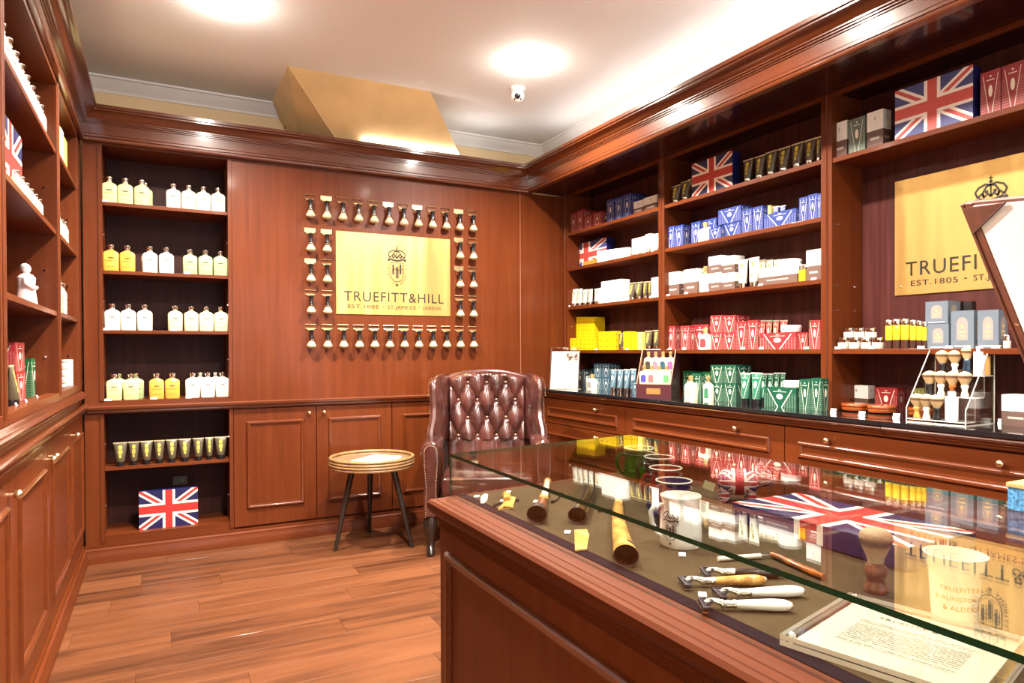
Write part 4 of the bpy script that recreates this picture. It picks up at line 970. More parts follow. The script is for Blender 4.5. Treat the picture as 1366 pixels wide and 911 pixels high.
# --- plaque bay, countertop
R('carton', 'white and brown carton behind wooden bowls', 1127, 1158, 514, 5, xp=3.07, style='whitebrown', d=.05)
R('carton', 'red V-patterned carton behind wooden bowls', 1167, 1197, 517, 5, xp=3.065, style='red', d=.06)
R('carton', 'olive and gold carton behind brush stand', 1219, 1233, 518, 5, xp=3.05, style='greengold', d=.05)
R('carton', 'white and brown carton right of brush stand', 1336, 1374, 527, 5, xp=2.93, style='whitebrown', d=.10)
BOWL = plain('turned_wood', srgb(140, 66, 26), .25, coat=.5, noise=.3, nscale=30)
for x0, x1, yb_ in ((1112, 1147, 549), (1148, 1183, 552), (1203, 1238, 556)):
    p = hit((x0+x1)/2, yb_, Z=.95); r = (x1-x0)/2/F*(p.x*.462+p.y*.887)
    o = thing('shaving_bowl', None, None, (p.x+r, p.y, .95))
    add('bowl', lathe([(r*.80, 0), (r*.96, .006), (r, .014), (r*.97, .022), (r*.9, .023)], 28), BOWL, o)
    add('lid', lathe([(r*.97, .0235), (r*1.02, .026), (r*1.02, .033), (r*.96, .038), (r*.6, .041), (.001, .042)], 28), BOWL, o)
    reg(o, 'lidded turned wooden shaving bowl', 'on black countertop, plaque bay', x0, 'bowl', 'wooden shaving bowls')
for x, y in ((1111, 551), (1149, 555), (1195, 558), (1336, 566)):
    p = hit(x, y, Z=.95); price_tag(p.x, p.y, .95, -PI/2, 'on black countertop, plaque bay', x, .03, .022)
for sh, xs in ((3, (759, 868, 891, 915, 943, 1014, 1085)), (4, (795, 836, 893, 912, 938, 990, 1015, 1075, 1117, 1162, 1228, 1265, 1328)), (2, ())):
    for x in xs:
        yy = hit(x, 466, X=2.912).y; price_tag(2.912, yy, SHZ[sh], -PI/2, 'on %s, %s' % (SHN[sh], bay_of(x)), -yy, .03, .012)
# ================================================================== COUNTERTOP FITTINGS ON THE RIGHT
# acrylic sign holder
a, b = hit(726, 517, Z=.95), hit(768, 520.5, Z=.95)
ah = thing('sign_holder', 'clear acrylic sign holder with white sheet, standing behind the armchair wing', 'sign holder', (2.76, 4.43, .95), -math.radians(52))
aw, hh = .235, .325
AC = [ACRYL, AEDGE]
def aslab(x0, x1, y0, y1, z0, z1, big=(0, 1)): return box(x0, x1, y0, y1, z0, z1, [0 if i in big else 1 for i in range(6)])
add('acrylic_front', aslab(-aw/2, aw/2, -.006, -.003, 0, hh), AC, ah, tr(0, 0, 0, rx=-.14))
add('acrylic_back', aslab(-aw/2, aw/2, .003, .006, 0, hh), AC, ah, tr(0, 0, 0, rx=-.14))
add('foot', aslab(-aw/2, aw/2, 0, .07, 0, .003, (4, 5)), AC, ah)
pp = add('paper_sheet', box(-aw/2+.006, aw/2-.006, -.0008, .0008, .006, hh-.03), WHITE, ah, tr(0, 0, 0, rx=-.14))
def photo():
    m, t, p = newmat('photo_print'); tc = t.nodes.new('ShaderNodeTexCoord'); n = t.nodes.new('ShaderNodeTexNoise'); n.inputs['Scale'].default_value = 38
    t.links.new(tc.outputs['Object'], n.inputs[0]); t.links.new(mixc(t, Nd(t, n.outputs[0]).op('SUBTRACT', .42).op('MULTIPLY', 6), srgb(80, 50, 46), srgb(214, 190, 180)), p.inputs['Base Color']); return m
add('photograph', box(.005, aw/2-.014, -.0016, -.0009, hh-.105, hh-.045), photo(), pp)
# tester stand with two tiers of perfume bottles
p1, p2 = hit(848.5, 529.9, Z=.95), hit(895.3, 531.4, Z=.95)
tw = math.hypot(p2.x-p1.x, p2.y-p1.y); ang = math.atan2(p2.y-p1.y, p2.x-p1.x)
ts = thing('tester_stand', 'dark wooden stepped tester stand full of small perfume bottles on the countertop', 'display stand', ((p1.x+p2.x)/2, (p1.y+p2.y)/2, .95), ang)
TSM = plain('dark_stained_box', srgb(74, 34, 40), .35); TSE = plain('bronze_edge', srgb(150, 100, 80), .3, .3)
td = .20
add('lower_box', box(-tw/2, tw/2, 0, td, 0, .085), TSM, ts); add('brass_label', box(-.045, .045, -.0012, 0, .022, .060), BRASS, ts)
add('step', box(-tw/2+.004, tw/2-.004, .075, td, .085, .165), TSM, ts)
for s in (-1, 1):
    x = s*(tw/2-.004); add('side_panel', loft([[(x-.004, y, z), (x+.004, y, z)] for y, z in ((0, .08), (.0, .09), (.14, .33), (td, .33), (td, .08))] + [[(x-.004, 0, .08), (x+.004, 0, .08)]], False, False, False) if False else G([(x-.004, 0, .08), (x-.004, td, .08), (x-.004, td, .30), (x-.004, .12, .30), (x+.004, 0, .08), (x+.004, td, .08), (x+.004, td, .30), (x+.004, .12, .30)], [(0, 1, 2, 3), (7, 6, 5, 4), (0, 4, 5, 1), (1, 5, 6, 2), (2, 6, 7, 3), (3, 7, 4, 0)]), TSM, ts)
    add('side_edge', tube([(x, 0, .083), (x, .12, .302)], .004, 6), TSE, ts)
add('back_panel', box(-tw/2, tw/2, td-.008, td, .085, .30), TSM, ts); add('top_edge', tube([(-tw/2, td-.004, .302), (tw/2, td-.004, .302)], .004, 6), TSE, ts)
LC = dict(violet=srgb(70, 66, 150), mauve=srgb(150, 96, 100), buff=srgb(220, 206, 160), leaf=srgb(90, 150, 100), ivory=srgb(60, 56, 50), pink=srgb(196, 110, 130), slate=srgb(40, 80, 96), plum=srgb(150, 80, 140))
Mt = ts.matrix_basis.copy() if False else (Matrix.Translation(ts.location) @ Matrix.Rotation(ang, 4, 'Z'))
for tier, cols, yy, zz in (('lower', ('violet', 'mauve', 'buff', 'leaf'), .042, .085), ('upper', ('ivory', 'pink', 'slate', 'plum'), .13, .165)):
    for i, cn in enumerate(cols):
        q = Mt @ Vector((-tw/2+.040+i*(tw-.08)/3, yy, zz))
        o = thing('perfume_bottle', 'perfume tester with %s label, %s tier of wooden tester stand' % (cn, tier), 'bottle', tuple(q), ang, 'perfume testers')
        perfume(o, .060, .118 if tier == 'lower' else .125, plain('tester_cream', srgb(232, 214, 160), .15), plain('label_'+cn, LC[cn], .4))
# stepped acrylic brush stand
p1, p2 = hit(1220, 561, Z=.95), hit(1289, 567, Z=.95)
sw = .225; sd = .20
bs = thing('brush_stand', 'stepped clear acrylic stand crowded with shaving brushes on the countertop', 'display stand', (2.735, 1.60, .95), -PI/2+.05)
Mb = Matrix.Translation(bs.location) @ Matrix.Rotation(-PI/2+.05, 4, 'Z')
STEPS = ((.0, .012), (.07, .105), (.14, .19))
add('base_plate', aslab(-sw/2, sw/2, 0, sd+.02, 0, .004, (4, 5)), AC, bs)
for k, (y, z) in enumerate(STEPS): add('step', aslab(-sw/2, sw/2, y, y+.07, z, z+.004, (4, 5)), AC, bs)
for k, (y, z) in enumerate(STEPS[1:]): add('riser', aslab(-sw/2, sw/2, y, y+.003, STEPS[k][1]+.004, z), AC, bs)
for s in (-1, 1):
    x = s*sw/2
    add('side_panel', G([(x-.002, 0, 0), (x-.002, sd+.02, 0), (x-.002, sd+.02, .30), (x-.002, sd-.02, .30), (x-.002, 0, .06), (x+.002, 0, 0), (x+.002, sd+.02, 0), (x+.002, sd+.02, .30), (x+.002, sd-.02, .30), (x+.002, 0, .06)], [(0, 1, 2, 3, 4), (9, 8, 7, 6, 5), (0, 5, 6, 1), (1, 6, 7, 2), (2, 7, 8, 3), (3, 8, 9, 4), (4, 9, 5, 0)], None, [0, 0, 1, 1, 1, 1, 1]), AC, bs)
    add('edge_strip', tube([(x, 0, .06), (x, sd-.02, .30)], .002, 6), AEDGE, bs); add('edge_strip', tube([(x, sd+.02, .0), (x, sd+.02, .30)], .002, 6), AEDGE, bs)
add('back_panel', aslab(-sw/2, sw/2, sd+.017, sd+.02, .004, .30), AC, bs)
def stand_brush(o, style, s=1.0):
    hp = [(.0135, 0), (.0145, .004), (.013, .012), (.0095, .022), (.011, .032), (.0145, .040), (.013, .046), (.011, .048)]
    add('handle', lathe([(r*s, z*s) for r, z in hp], 18), style, o)
    add('bristles', lathe([(.012*s, .048*s), (.015*s, .054*s), (.022*s, .068*s), (.0265*s, .078*s), (.0265*s, .085*s), (.0225*s, .093*s), (.014*s, .099*s), (.005*s, .102*s), (.001*s, .1025*s)], 20), BAND, o)
IVORY = plain('ivory_resin', srgb(236, 226, 206), .2, coat=.4); HORN = plain('horn_resin', srgb(196, 140, 66), .2, coat=.4, noise=.35, nscale=40); TORT = plain('tortoise_resin', srgb(150, 78, 20), .15, coat=.5, noise=.8, nscale=45)
DNAV = plain('dark_blue_resin', srgb(22, 40, 58), .15, coat=.5)
BR = [('front', 0, [(-.088, HORN, 'honey horn'), (-.050, IVORY, 'ivory'), (-.010, BLACK, 'black')]), ('middle', 1, [(-.075, BLACK, 'black'), (-.030, IVORY, 'ivory'), (.014, TORT, 'tortoiseshell'), (.060, IVORY, 'ivory')]), ('back', 2, [(-.06, BLACK, 'black'), (-.012, IVORY, 'ivory')])]
for rn, k, bl in BR:
    for x, m_, cn in bl:
        y, z = STEPS[k]; q = Mb @ Vector((x, y+.034, z+.0042))
        reg(stand_brush_o := thing('shaving_brush', None, None, tuple(q), 0), '%s-handled upright brush' % cn, 'in %s row of acrylic stand' % rn, x, 'brush', 'brushes on the acrylic stand'); stand_brush(stand_brush_o, m_, .98)
q = Mb @ Vector((.034, .175, .1942)); o = thing('shaving_brush', 'tall brush with long dark blue cylindrical handle atop acrylic stand', 'brush', tuple(q), 0, 'brushes on the acrylic stand')
add('handle', lathe([(.013, 0), (.0135, .002), (.0135, .062), (.012, .064)], 18), DNAV, o); add('bristles', lathe([(.011, .064), (.013, .070), (.019, .085), (.022, .096), (.019, .106), (.010, .112), (.001, .113)], 18), BAND, o)
def tubej(o, r, h, m, capm):
    add('body', lathe([(r*.96, 0), (r, .003), (r, h*.80), (r*.93, h*.82)], 18), m, o); add('cap', lathe([(r*.6, h*.82), (r*.62, h*.98), (r*.55, h), (.001, h)], 16), capm, o)
for x, k, r, h, lb in ((.045, 0, .0225, .115, 'short stout white cylinder in front row of acrylic brush stand'), (.080, 2, .021, .115, 'white capped cylinder on back step of acrylic brush stand')):
    y, z = STEPS[k]; q = Mb @ Vector((x, y+.036, z+.0042)); o = thing('travel_case', lb, 'case', tuple(q), 0); tubej(o, r, h, WHITE, WHITE)
q = Mb @ Vector((.100, .185, .1942)); o = thing('travel_case', 'tan capped cylinder at the right end of acrylic brush stand', 'case', tuple(q), 0); tubej(o, .014, .095, plain('tan_resin', srgb(214, 160, 90), .3), WHITE)
# ================================================================== BACK NICHE GOODS
NSZ = {'top shelf': 2.145, 'second shelf': 1.738, 'third shelf': 1.382, 'fourth shelf': .960}
NROW = [('top shelf', 'lime', 'pale lime lotion bottle', (147, 168.5, 190.5), .165), ('top shelf', 'cream', 'cream white lotion bottle', (232.5, 253, 272.5, 292), .160),
        ('second shelf', 'amber', 'amber lotion bottle', (148.5, 170.5), .165), ('second shelf', 'white', 'white lotion bottle', (200.5, 222.5), .168), ('second shelf', 'green', 'pale green lotion bottle', (254, 274.5, 294.5), .165),
        ('third shelf', 'white', 'white lotion bottle', (149.5, 171, 193), .165), ('third shelf', 'butter', 'butter yellow lotion bottle', (233.5, 255, 275, 294.5), .163),
        ('fourth shelf', 'lime', 'pale lime lotion bottle', (151, 173.5), .165), ('fourth shelf', 'amber', 'amber lotion bottle', (208, 229), .165), ('fourth shelf', 'white', 'white lotion bottle', (256, 276, 296), .165)]
for sh, st_, ds, xs, hh in NROW:
    for x in xs:
        p = hit(x, 400, Y=4.715); o = thing('lotion_bottle', None, None, (p.x, 4.725, NSZ[sh]), 0); lotion(o, .083, hh, st_)
        reg(o, ds, 'on %s of back niche' % sh, x, 'bottle', 'lotion bottles in the back niche')
for sh, st_, ds, xs in (('fourth shelf', 'green', 'green lotion bottle standing behind another', (158, 181)), ('fourth shelf', 'white', 'white lotion bottle standing behind another', (266, 287)), ('second shelf', 'butter', 'butter lotion bottle half hidden behind white ones', (199,)), ('top shelf', 'green', 'green lotion bottle half hidden behind lime ones', (195,))):
    for x in xs:
        p = hit(x, 400, Y=4.80); o = thing('lotion_bottle', None, None, (p.x, 4.80, NSZ[sh]), 0); lotion(o, .083, .165, st_)
        reg(o, ds, 'on %s of back niche' % sh, x, 'bottle', 'lotion bottles in the back niche')
for sh, x in (('top shelf', 141), ('second shelf', 250), ('third shelf', 141), ('third shelf', 232), ('fourth shelf', 143), ('fourth shelf', 204), ('fourth shelf', 251)):
    p = hit(x, 400, Y=4.677); price_tag(p.x, 4.677, NSZ[sh], 0, 'on %s of back niche' % sh, x, .036, .012)
for i, (x0, x1, yt) in enumerate(((151, 170, 593), (171, 186, 592), (187, 204, 591), (205, 220, 590), (221.5, 237, 589), (238, 255, 588), (257, 272, 587.5), (273.5, 285, 586.5), (286, 303, 585))):
    a, b = hit(x0, yt, Y=4.70), hit(x1, yt, Y=4.70); o = thing('squeeze_tube', None, None, ((a.x+b.x)/2, 4.70, .562), random.uniform(-.12, .12))
    sqtube(o, (b.x-a.x), .143, 'black', BLACK); reg(o, 'black and gold squeeze tube', 'in lower niche', i, 'tube', 'tubes in the lower niche')
a, b = hit(185.5, 690, Y=4.72), hit(264, 690, Y=4.72)
o = thing('gift_box', 'flag gift box standing upright on the floor of the lower niche', 'box', ((a.x+b.x)/2, 4.755, .155), 0, 'flag gift boxes'); flagbox(o, b.x-a.x, .07, .235)
# ================================================================== LEFT SHELF GOODS (fronts toward +x)
def Lp(y): return y
for i in range(9):
    y = 2.62+i*.118; o = thing('lotion_bottle', None, None, (-.462, y, 2.170), PI/2); lotion(o, .083, .165, 'white')
    reg(o, 'white lotion bottle', 'on top shelf of left wall', -y, 'bottle', 'lotion bottles on the left shelves')
o = thing('gift_box', 'flag gift box standing on the second left wall shelf', 'box', (-.52, 2.96, 1.802), PI/2, 'flag gift boxes'); flagbox(o, .44, .10, .27)
for i in range(6):
    y = 2.88+i*.10; o = thing('lotion_bottle', None, None, (-.442, y, 1.802), PI/2); lotion(o, .045, .085, ('butter', 'cream')[i % 2])
    reg(o, ('butter yellow', 'cream white')[i % 2]+' miniature bottle', 'in front of flag box on left wall', -y, 'bottle', 'miniature bottles on the left shelves')
# albums and figurine
alb = plain('album_red', srgb(120, 30, 30), .4); ALBP = plain('album_pages', srgb(214, 196, 160), .6)
for i in range(4):
    y = 2.54+i*.042; o = thing('book', None, None, (-.53, y, 1.435), PI/2-.0)
    add('cover', join(box(-.017, -.0145, -.075, .075, 0, .17), box(.0145, .017, -.075, .075, 0, .17), box(-.017, .017, -.077, -.073, 0, .17)), alb, o); add('pages', box(-.0143, .0143, -.0725, .070, .003, .167), ALBP, o)
    reg(o, 'dark red book', 'beside the figurine on left wall', -y, 'book', 'books on the left wall')
fgm = plain('bisque_white', srgb(236, 216, 214), .45); q = hit(35, 390, X=-.50)
o = thing('figurine', 'small white statuette of a standing person on the left wall shelf', 'figurine', (-.50, q.y, 1.435), PI/2)
add('robe', lathe([(.040, 0), (.042, .006), (.036, .05), (.030, .09), (.033, .115), (.034, .128), (.022, .142), (.010, .148)], 18), fgm, o)
add('head', sphere(.018, 14, 10, (0, 0, .166), (1, 1, 1.15)), fgm, o)
add('hair', sphere(.0186, 12, 8, (0, .004, .171), (1, 1, 1)), plain('grey_paint', srgb(190, 180, 178), .5), o)
for s in (-1, 1): add('arm', tube([(s*.030, 0, .125), (s*.040, -.006, .100), (s*.030, -.028, .085), (s*.008, -.036, .090)], [.010, .010, .008, .006], 8), fgm, o)
# left wall, bottom compartment
def LB(desc, px0, px1, ytop, z0, xf_, style, d=.07, ybot=None):
    a, b = hit(px0, ytop, X=xf_), hit(px1, ytop, X=xf_); zz = z0 if ybot is None else hit((px0+px1)/2, ybot, X=xf_).z
    o = thing('carton', desc, 'box', (xf_-d/2, (a.y+b.y)/2, zz), PI/2, 'cartons on the left wall'); carton(o, abs(b.y-a.y), d, hit((px0+px1)/2, ytop, X=xf_).z-zz, style); return o
LB('red patterned carton, lower of two in left wall bottom compartment', 22, 34, 495, 1.056, -.50, 'red', .12)
q = hit(28, 495, X=-.50).z
o = thing('carton', 'red patterned carton, upper of two in left wall bottom compartment', 'box', (-.56, hit(27, 495, X=-.50).y, q), PI/2, 'cartons on the left wall'); carton(o, .20, .12, .115, 'red')
LB('green patterned carton in left wall bottom compartment', 41, 51, 478, 1.056, -.50, 'forest', .06)
q = hit(20, 525, X=-.46); o = thing('squeeze_tube', 'black and gold tube in front of red cartons, left wall bottom compartment', 'tube', (-.47, q.y, 1.056), PI/2); sqtube(o, .075, .15, 'black')
for x in (24, 37, 52):
    y = hit(x, 528, X=-.44).y; price_tag(-.44, y, 1.056, PI/2, 'in left wall bottom compartment', -y, .025, .022)
# narrow compartment beside the corner
for i in range(4):
    y = 3.86+i*.14; o = thing('carton', None, None, (-.47, y, 2.19), PI/2); carton(o, .10, .06, .20-.01*(i % 2), 'paleyellow' if i % 2 else 'white')
    reg(o, ('white', 'pale yellow')[i % 2]+' upright carton', 'on top shelf of narrow left compartment', -y, 'box', 'cartons in the narrow left compartment')
for i in range(5):
    y = 3.82+i*.13; o = thing('lotion_bottle', None, None, (-.455, y, 1.81), PI/2); lotion(o, .06, .15-.012*(i % 2), ('amber', 'butter', 'cream', 'cream', 'white')[i])
    reg(o, 'small '+('amber', 'butter yellow', 'cream', 'cream', 'white')[i]+' bottle', 'on second shelf of narrow left compartment', -y, 'bottle', 'bottles in the narrow left compartment')
for i in range(3):
    y = 3.97+i*.15; o = thing('lotion_bottle', None, None, (-.465, y, 1.44), PI/2); lotion(o, .085, .185, ('amber', 'butter', 'white')[i])
    reg(o, ('amber', 'butter yellow', 'white')[i]+' lotion bottle', 'on third shelf of narrow left compartment', -y, 'bottle', 'bottles in the narrow left compartment')
for i in range(4):
    y = hit(88, 505, X=-.47).y; o = thing('jar', 'white jar, %s of the stack in narrow left compartment' % ('lowest', 'second from bottom', 'third from bottom', 'topmost')[i], 'jar', (-.47, y, 1.056+i*.0385), 0, 'stacked white jars'); jar(o, .034, .038, WHITE, GLJ, .5)
# ================================================================== INSIDE THE GLASS CASE
CZ = FZ+.0003
def cp(x, y): p = hit(x, y, Z=CZ); return Vector((p.x, p.y, CZ))
HM = [wood('blond_horn', srgb(128, 78, 34), srgb(190, 140, 72), srgb(226, 192, 124), axis='y', rough=.2, coat=.4, k=70), wood('brown_horn', srgb(48, 22, 10), srgb(112, 58, 26), srgb(180, 118, 62), axis='y', rough=.18, coat=.5, k=60), wood('black_horn', srgb(14, 8, 6), srgb(36, 22, 16), srgb(110, 76, 44), axis='y', rough=.15, coat=.5, k=60)]
HIN = plain('horn_hollow', srgb(46, 24, 14), .4)
def horn(label, mouth, tip, r0, r1, mat, tipm=None, bend=.03):
    a, b = cp(*mouth), cp(*tip); o = thing('drinking_horn', label, 'horn', tuple(a)); L = b-a
    n = 12; out, inn = [], []; side = Vector((L.y, -L.x, 0)).normalized(); t = L.normalized(); up = Vector((0, 0, 1))
    def ringat(c, r, ax): return [tuple(c + ax*(r*math.cos(2*PI*k/18)) + up*(r*.9*math.sin(2*PI*k/18))) for k in range(18)]
    R0 = []
    for i in range(n+1):
        f = i/n; r = r0+(r1-r0)*f**.7; c = L*f + side*(bend*math.sin(PI*f)) + up*(r*.9)
        R0.append(ringat(c, r, side))
    add('shell', loft(R0, False), mat, o)
    ins = [[tuple(Vector(p)+(Vector((0, 0, r0*.9))-Vector(p))*(.08+.02*i)+t*(.06*i) ) for p in R0[0]] for i in range(3)]
    add('hollow', loft([R0[0], [tuple(Vector(p)*.9+up*(r0*.09)+t*.001) for p in R0[0]], [tuple(Vector(p)*.8+up*(r0*.18)+t*.05) for p in R0[0]]], False), HIN, o); 
    add('hollow_end', G([tuple(Vector(p)*.8+up*(r0*.18)+t*.05) for p in R0[0]], [tuple(range(18))]), HIN, o)
    add('tip', sphere(r1*1.25, 12, 8, tuple(L+up*(r1*1.1))), tipm or mat, o)
    return o
hb = horn('brown horn with pale shank and flared dark mouth, nearest the armchair', (716, 699), (725, 671), .0235, .0105, HM[1], HM[0], .0)
q0, q1, q2 = (cp(*p)-cp(716, 699) for p in ((725, 671), (728, 660), (730, 648)))
add('shank', tube([tuple(q0+Vector((0, 0, .010))), tuple(q1+Vector((0, 0, .011))), tuple(q2+Vector((0, 0, .011)))], [.0105, .0095, .0085], 12), IVORY, hb)
add('silver_band', tube([tuple(q0+Vector((0, 0, .010))-(q1-q0)*.08), tuple(q0+Vector((0, 0, .010))+(q1-q0)*.08)], .0118, 14), CHROME, hb)
add('knob_end', sphere(.011, 12, 8, tuple(q2+Vector((.004, .004, .012)))), HM[0], hb)
horn('near-black horn with flared mouth, between two paler horns', (770, 699), (789, 640), .0215, .012, HM[2], None, .01)
horn('large blond horn with wide dark mouth, nearest the white mug', (835, 757), (829, 652), .0235, .008, HM[0], HM[1], -.012)
def cord(label, pts):
    P = [cp(*p)+Vector((0, 0, .0025)) for p in pts]; q = P[0].copy(); q.z = CZ
    o = thing('leather_cord', label, 'cord', tuple(q)); add('loop', tube([tuple(p-q) for p in P], .0022, 6), BLACK, o)
    for e in (P[0], P[-1]): add('knot', sphere(.005, 8, 6, tuple(e-q+Vector((0, 0, .002)))), BLACK, o)
cord('thin black cord lying beside the blond comb', [(660, 676), (665, 673), (672, 672), (683, 671), (690, 669)])
cord('thin black cord beside the brown horn mouth', [(737, 671), (741, 669), (744, 667), (746, 664), (749, 661)])
cord('black cord left of the large blond horn', [(800, 683), (806, 682), (813, 681), (820, 681)])
def slab(name, label, cat, pts, t, mat, curve=0, split=None):
    P = [cp(*p) for p in pts]; q = sum(P, Vector())/len(P); q.z = CZ; n = len(P)
    o = thing(name, label, cat, tuple(q))
    g = G([tuple(p-q) for p in P]+[tuple(p-q+Vector((0, 0, t))) for p in P], [tuple(range(n))[::-1], tuple(range(n, 2*n))]+[(i, (i+1) % n, n+(i+1) % n, n+i) for i in range(n)])
    add('body', bev(g, t*.25, 2), mat, o); return o
o = slab('horn_comb', 'blond horn scoop with flared end and black cord hole', 'comb', [(664, 682), (672, 678), (680, 679), (684, 680), (688, 666), (679, 664)], .006, HM[0])
add('grip', tube([(.012, .03, .006), (.03, .065, .010), (.038, .09, .008)], [.010, .011, .009], 8), HM[0], o)
slab('horn_comb', 'small blond horn comb lying in front of the near-black horn', 'comb', [(766, 709), (783, 708), (786, 716), (783, 734), (767, 736)], .004, HM[0])
slab('shell_disc', 'small white crescent shell at the far end of the case', 'shell', [(641, 672), (641, 665), (646, 660), (651, 661), (650, 668), (646, 672)], .004, IVORY)
for x, y, ds in ((636, 663, 'beside the white shell'), (678, 657, 'above the blond scoop'), (671, 669, 'touching the thin cord'), (715, 670, 'beside the brown horn'), (757, 711, 'beside the small horn comb'), (823, 673, 'beside the large horn'), (910, 741, 'in front of the white mug'), (937, 795, 'between razor heads')):
    p = cp(x, y); o = thing('price_tag', 'tiny white price tag %s in glass case' % ds, 'price tag', tuple(p), math.radians(-40), 'price tags'); add('card', bev(cbox(.013, .018, .004), .0008, 1), TAG, o); add('print', cbox(.009, .010, .0004, .004), plain('tag_ink', (.35, .33, .30), .5), o)
# mugs in a receding line
def mug(label, px, py, mat, h=.100, r=.041, inner=IVORY, prof=None):
    p = hit(px, py, Z=FZ+h); o = thing('mug', label, 'mug', (p.x, p.y, CZ), 0, 'mugs in the glass case')
    pr = prof or [(.96, 0), (1.02, .04), (1.03, .30), (.98, .60), (.88, .78), (.90, .88), (1.0, .98), (1.0, 1)]
    g = lathe([(r*a, h*z) for a, z in pr]+[(r*.93, h*.995), (r*.80, h*.80), (r*.9, h*.5), (r*.88, h*.06), (.001, h*.05)], 28)
    add('body', g, mat, o)
    vd = Vector((-CR.x, -CR.y, 0)); a = math.atan2(vd.y, vd.x)
    hp = [(.90, .80), (1.28, .82), (1.48, .68), (1.42, .45), (1.18, .26), (.98, .20)]
    add('handle', tube([(r*k*math.cos(a), r*k*math.sin(a), h*z) for k, z in hp], r*.12, 8), mat, o)
    add('rim', tube([(r*.965*math.cos(2*PI*i/30), r*.965*math.sin(2*PI*i/30), h) for i in range(30)], r*.045, 6, True), inner, o)
    return o, r, h
MW = plain('white_glaze', (.80, .79, .76), .12, coat=.5)
wm, r, h = mug('white ceramic shaving mug with black crest, front of the mug line', 908, 661, MW)
# crest printed on the mug, curved to its wall
def wrap(g, r, a0):
    me = dict(g); me['v'] = [Vector(((r+.0006)*math.cos(a0+p.x/r), (r+.0006)*math.sin(a0+p.x/r), p.z)) for p in g['v']]; return me
va = math.atan2(-CF.y, -CF.x)
add('crest', wrap(xf(crest(.036), Matrix.Translation((0, 0, .036))), r*1.02, va-.75), INK, wm)
mug('navy blue ceramic mug behind the white mug', 899, 641, plain('navy_glaze', srgb(30, 26, 84), .1, coat=.6))
mug('red ceramic mug behind the navy mug', 888, 624, plain('red_glaze', srgb(120, 28, 20), .1, coat=.6))
mug('dark brown ceramic mug behind the red mug', 879, 609.5, plain('brown_glaze', srgb(44, 24, 14), .1, coat=.6))
mug('glossy green ceramic jug at the far end of the mugs', 853, 597.5, plain('green_glaze', srgb(44, 76, 10), .08, coat=.7), .100, .046, IVORY)
# ceramic cup with gold lettering
p = hit(1272, 742, Z=FZ+.104); r, h = .036, .102
o = thing('tumbler', 'tall white beaker with gold lettering beside the acrylic notice', 'beaker', (p.x+.022, p.y+.010, CZ), 0)
CERW = plain('cream_ceramic', (.72, .69, .60), .18, coat=.4)
add('body', lathe([(r*.78, 0), (r*.82, h*.03), (r*.92, h*.70), (r*.95, h*.80), (r*.99, h*.82), (r*1.10, h*.97), (r*1.12, h), (r*1.06, h), (r*.90, h*.80), (r*.76, h*.06), (.001, h*.05)], 36), CERW, o)
GOLD = plain('gold_lettering', srgb(196, 140, 40), .3, .6)
for k, (s_, sz, z) in enumerate((('TRUEFITT & H\u1d38\u1d38' if False else 'TRUEFITT & HILL', .0098, .056), ('BURLINGTON ARCADE', .0082, .043), ('& ALDERSHOT', .0098, .029))):
    me = text(s_, sz, .0001, 1.05, 1.0).copy(); rr = r*(.82+.10*(z/(h*.7)))
    for v_ in me.vertices:
        a = va+(v_.co.x)/rr; v_.co = Vector(((rr+.0007)*math.cos(a), (rr+.0007)*math.sin(a), z+v_.co.y))
    add('gold_lettering', me, GOLD, o)
# union-flag pig
p = cp(985, 669)
pg = thing('toy_pig', 'plush toy pig in union flag cloth standing in the glass case', 'toy', tuple(p), math.atan2(CR.y, CR.x)-.2)
fm = flagmat('flag_cloth', srgb(170, 40, 40), srgb(230, 215, 205), srgb(20, 24, 70), .8)
body = [superring(.012, .012, -.052, 2, 20)]
rg = []
for z, a in ((-.052, .012), (-.047, .024), (-.035, .032), (-.01, .035), (.02, .034), (.038, .030), (.048, .020), (.052, .008)): rg.append([(x, y, z) for x, y, _ in superring(a, a*.95, 0, 2, 20)])
gb = loft(rg); gb['uv'] = [((u*2) % 1, v) for u, v in gb['uv']]
add('body', xf(gb, Matrix.Translation((0, 0, .052)) @ Matrix.Rotation(PI/2, 4, 'Y')), fm, pg)
hd = add('head', sphere(.024, 16, 10, (.058, -.004, .066), (1.05, 1, 1)), fm, pg)
add('snout', xf(lathe([(.011, 0), (.012, .010), (.009, .013), (.001, .0135)], 14), Matrix.Translation((.076, -.006, .062)) @ Matrix.Rotation(PI/2, 4, 'Y')), fm, hd)
for s in (-1, 1):
    add('ear', loft([superring(.011, .004, .082, 2, 10, .052, s*.014), superring(.009, .003, .094, 2, 10, .056, s*.020), superring(.002, .001, .104, 2, 10, .062, s*.024)]), fm, hd)
    for x in (-.036, .030): add('leg', lathe([(.011, 0), (.0125, .006), (.011, .03), (.012, .04)], 12), fm, pg, Matrix.Translation((x, s*.018, 0)))
add('tail', tube([(-.052, 0, .06), (-.060, .004, .066), (-.064, -.002, .062), (-.068, .002, .068)], .0028, 6), fm, pg)
add('swing_tag', cbox(.030, .0012, .022), plain('kraft_tag', srgb(206, 190, 140), .5), pg, tr(-.078, -.01, .030, ry=.35))
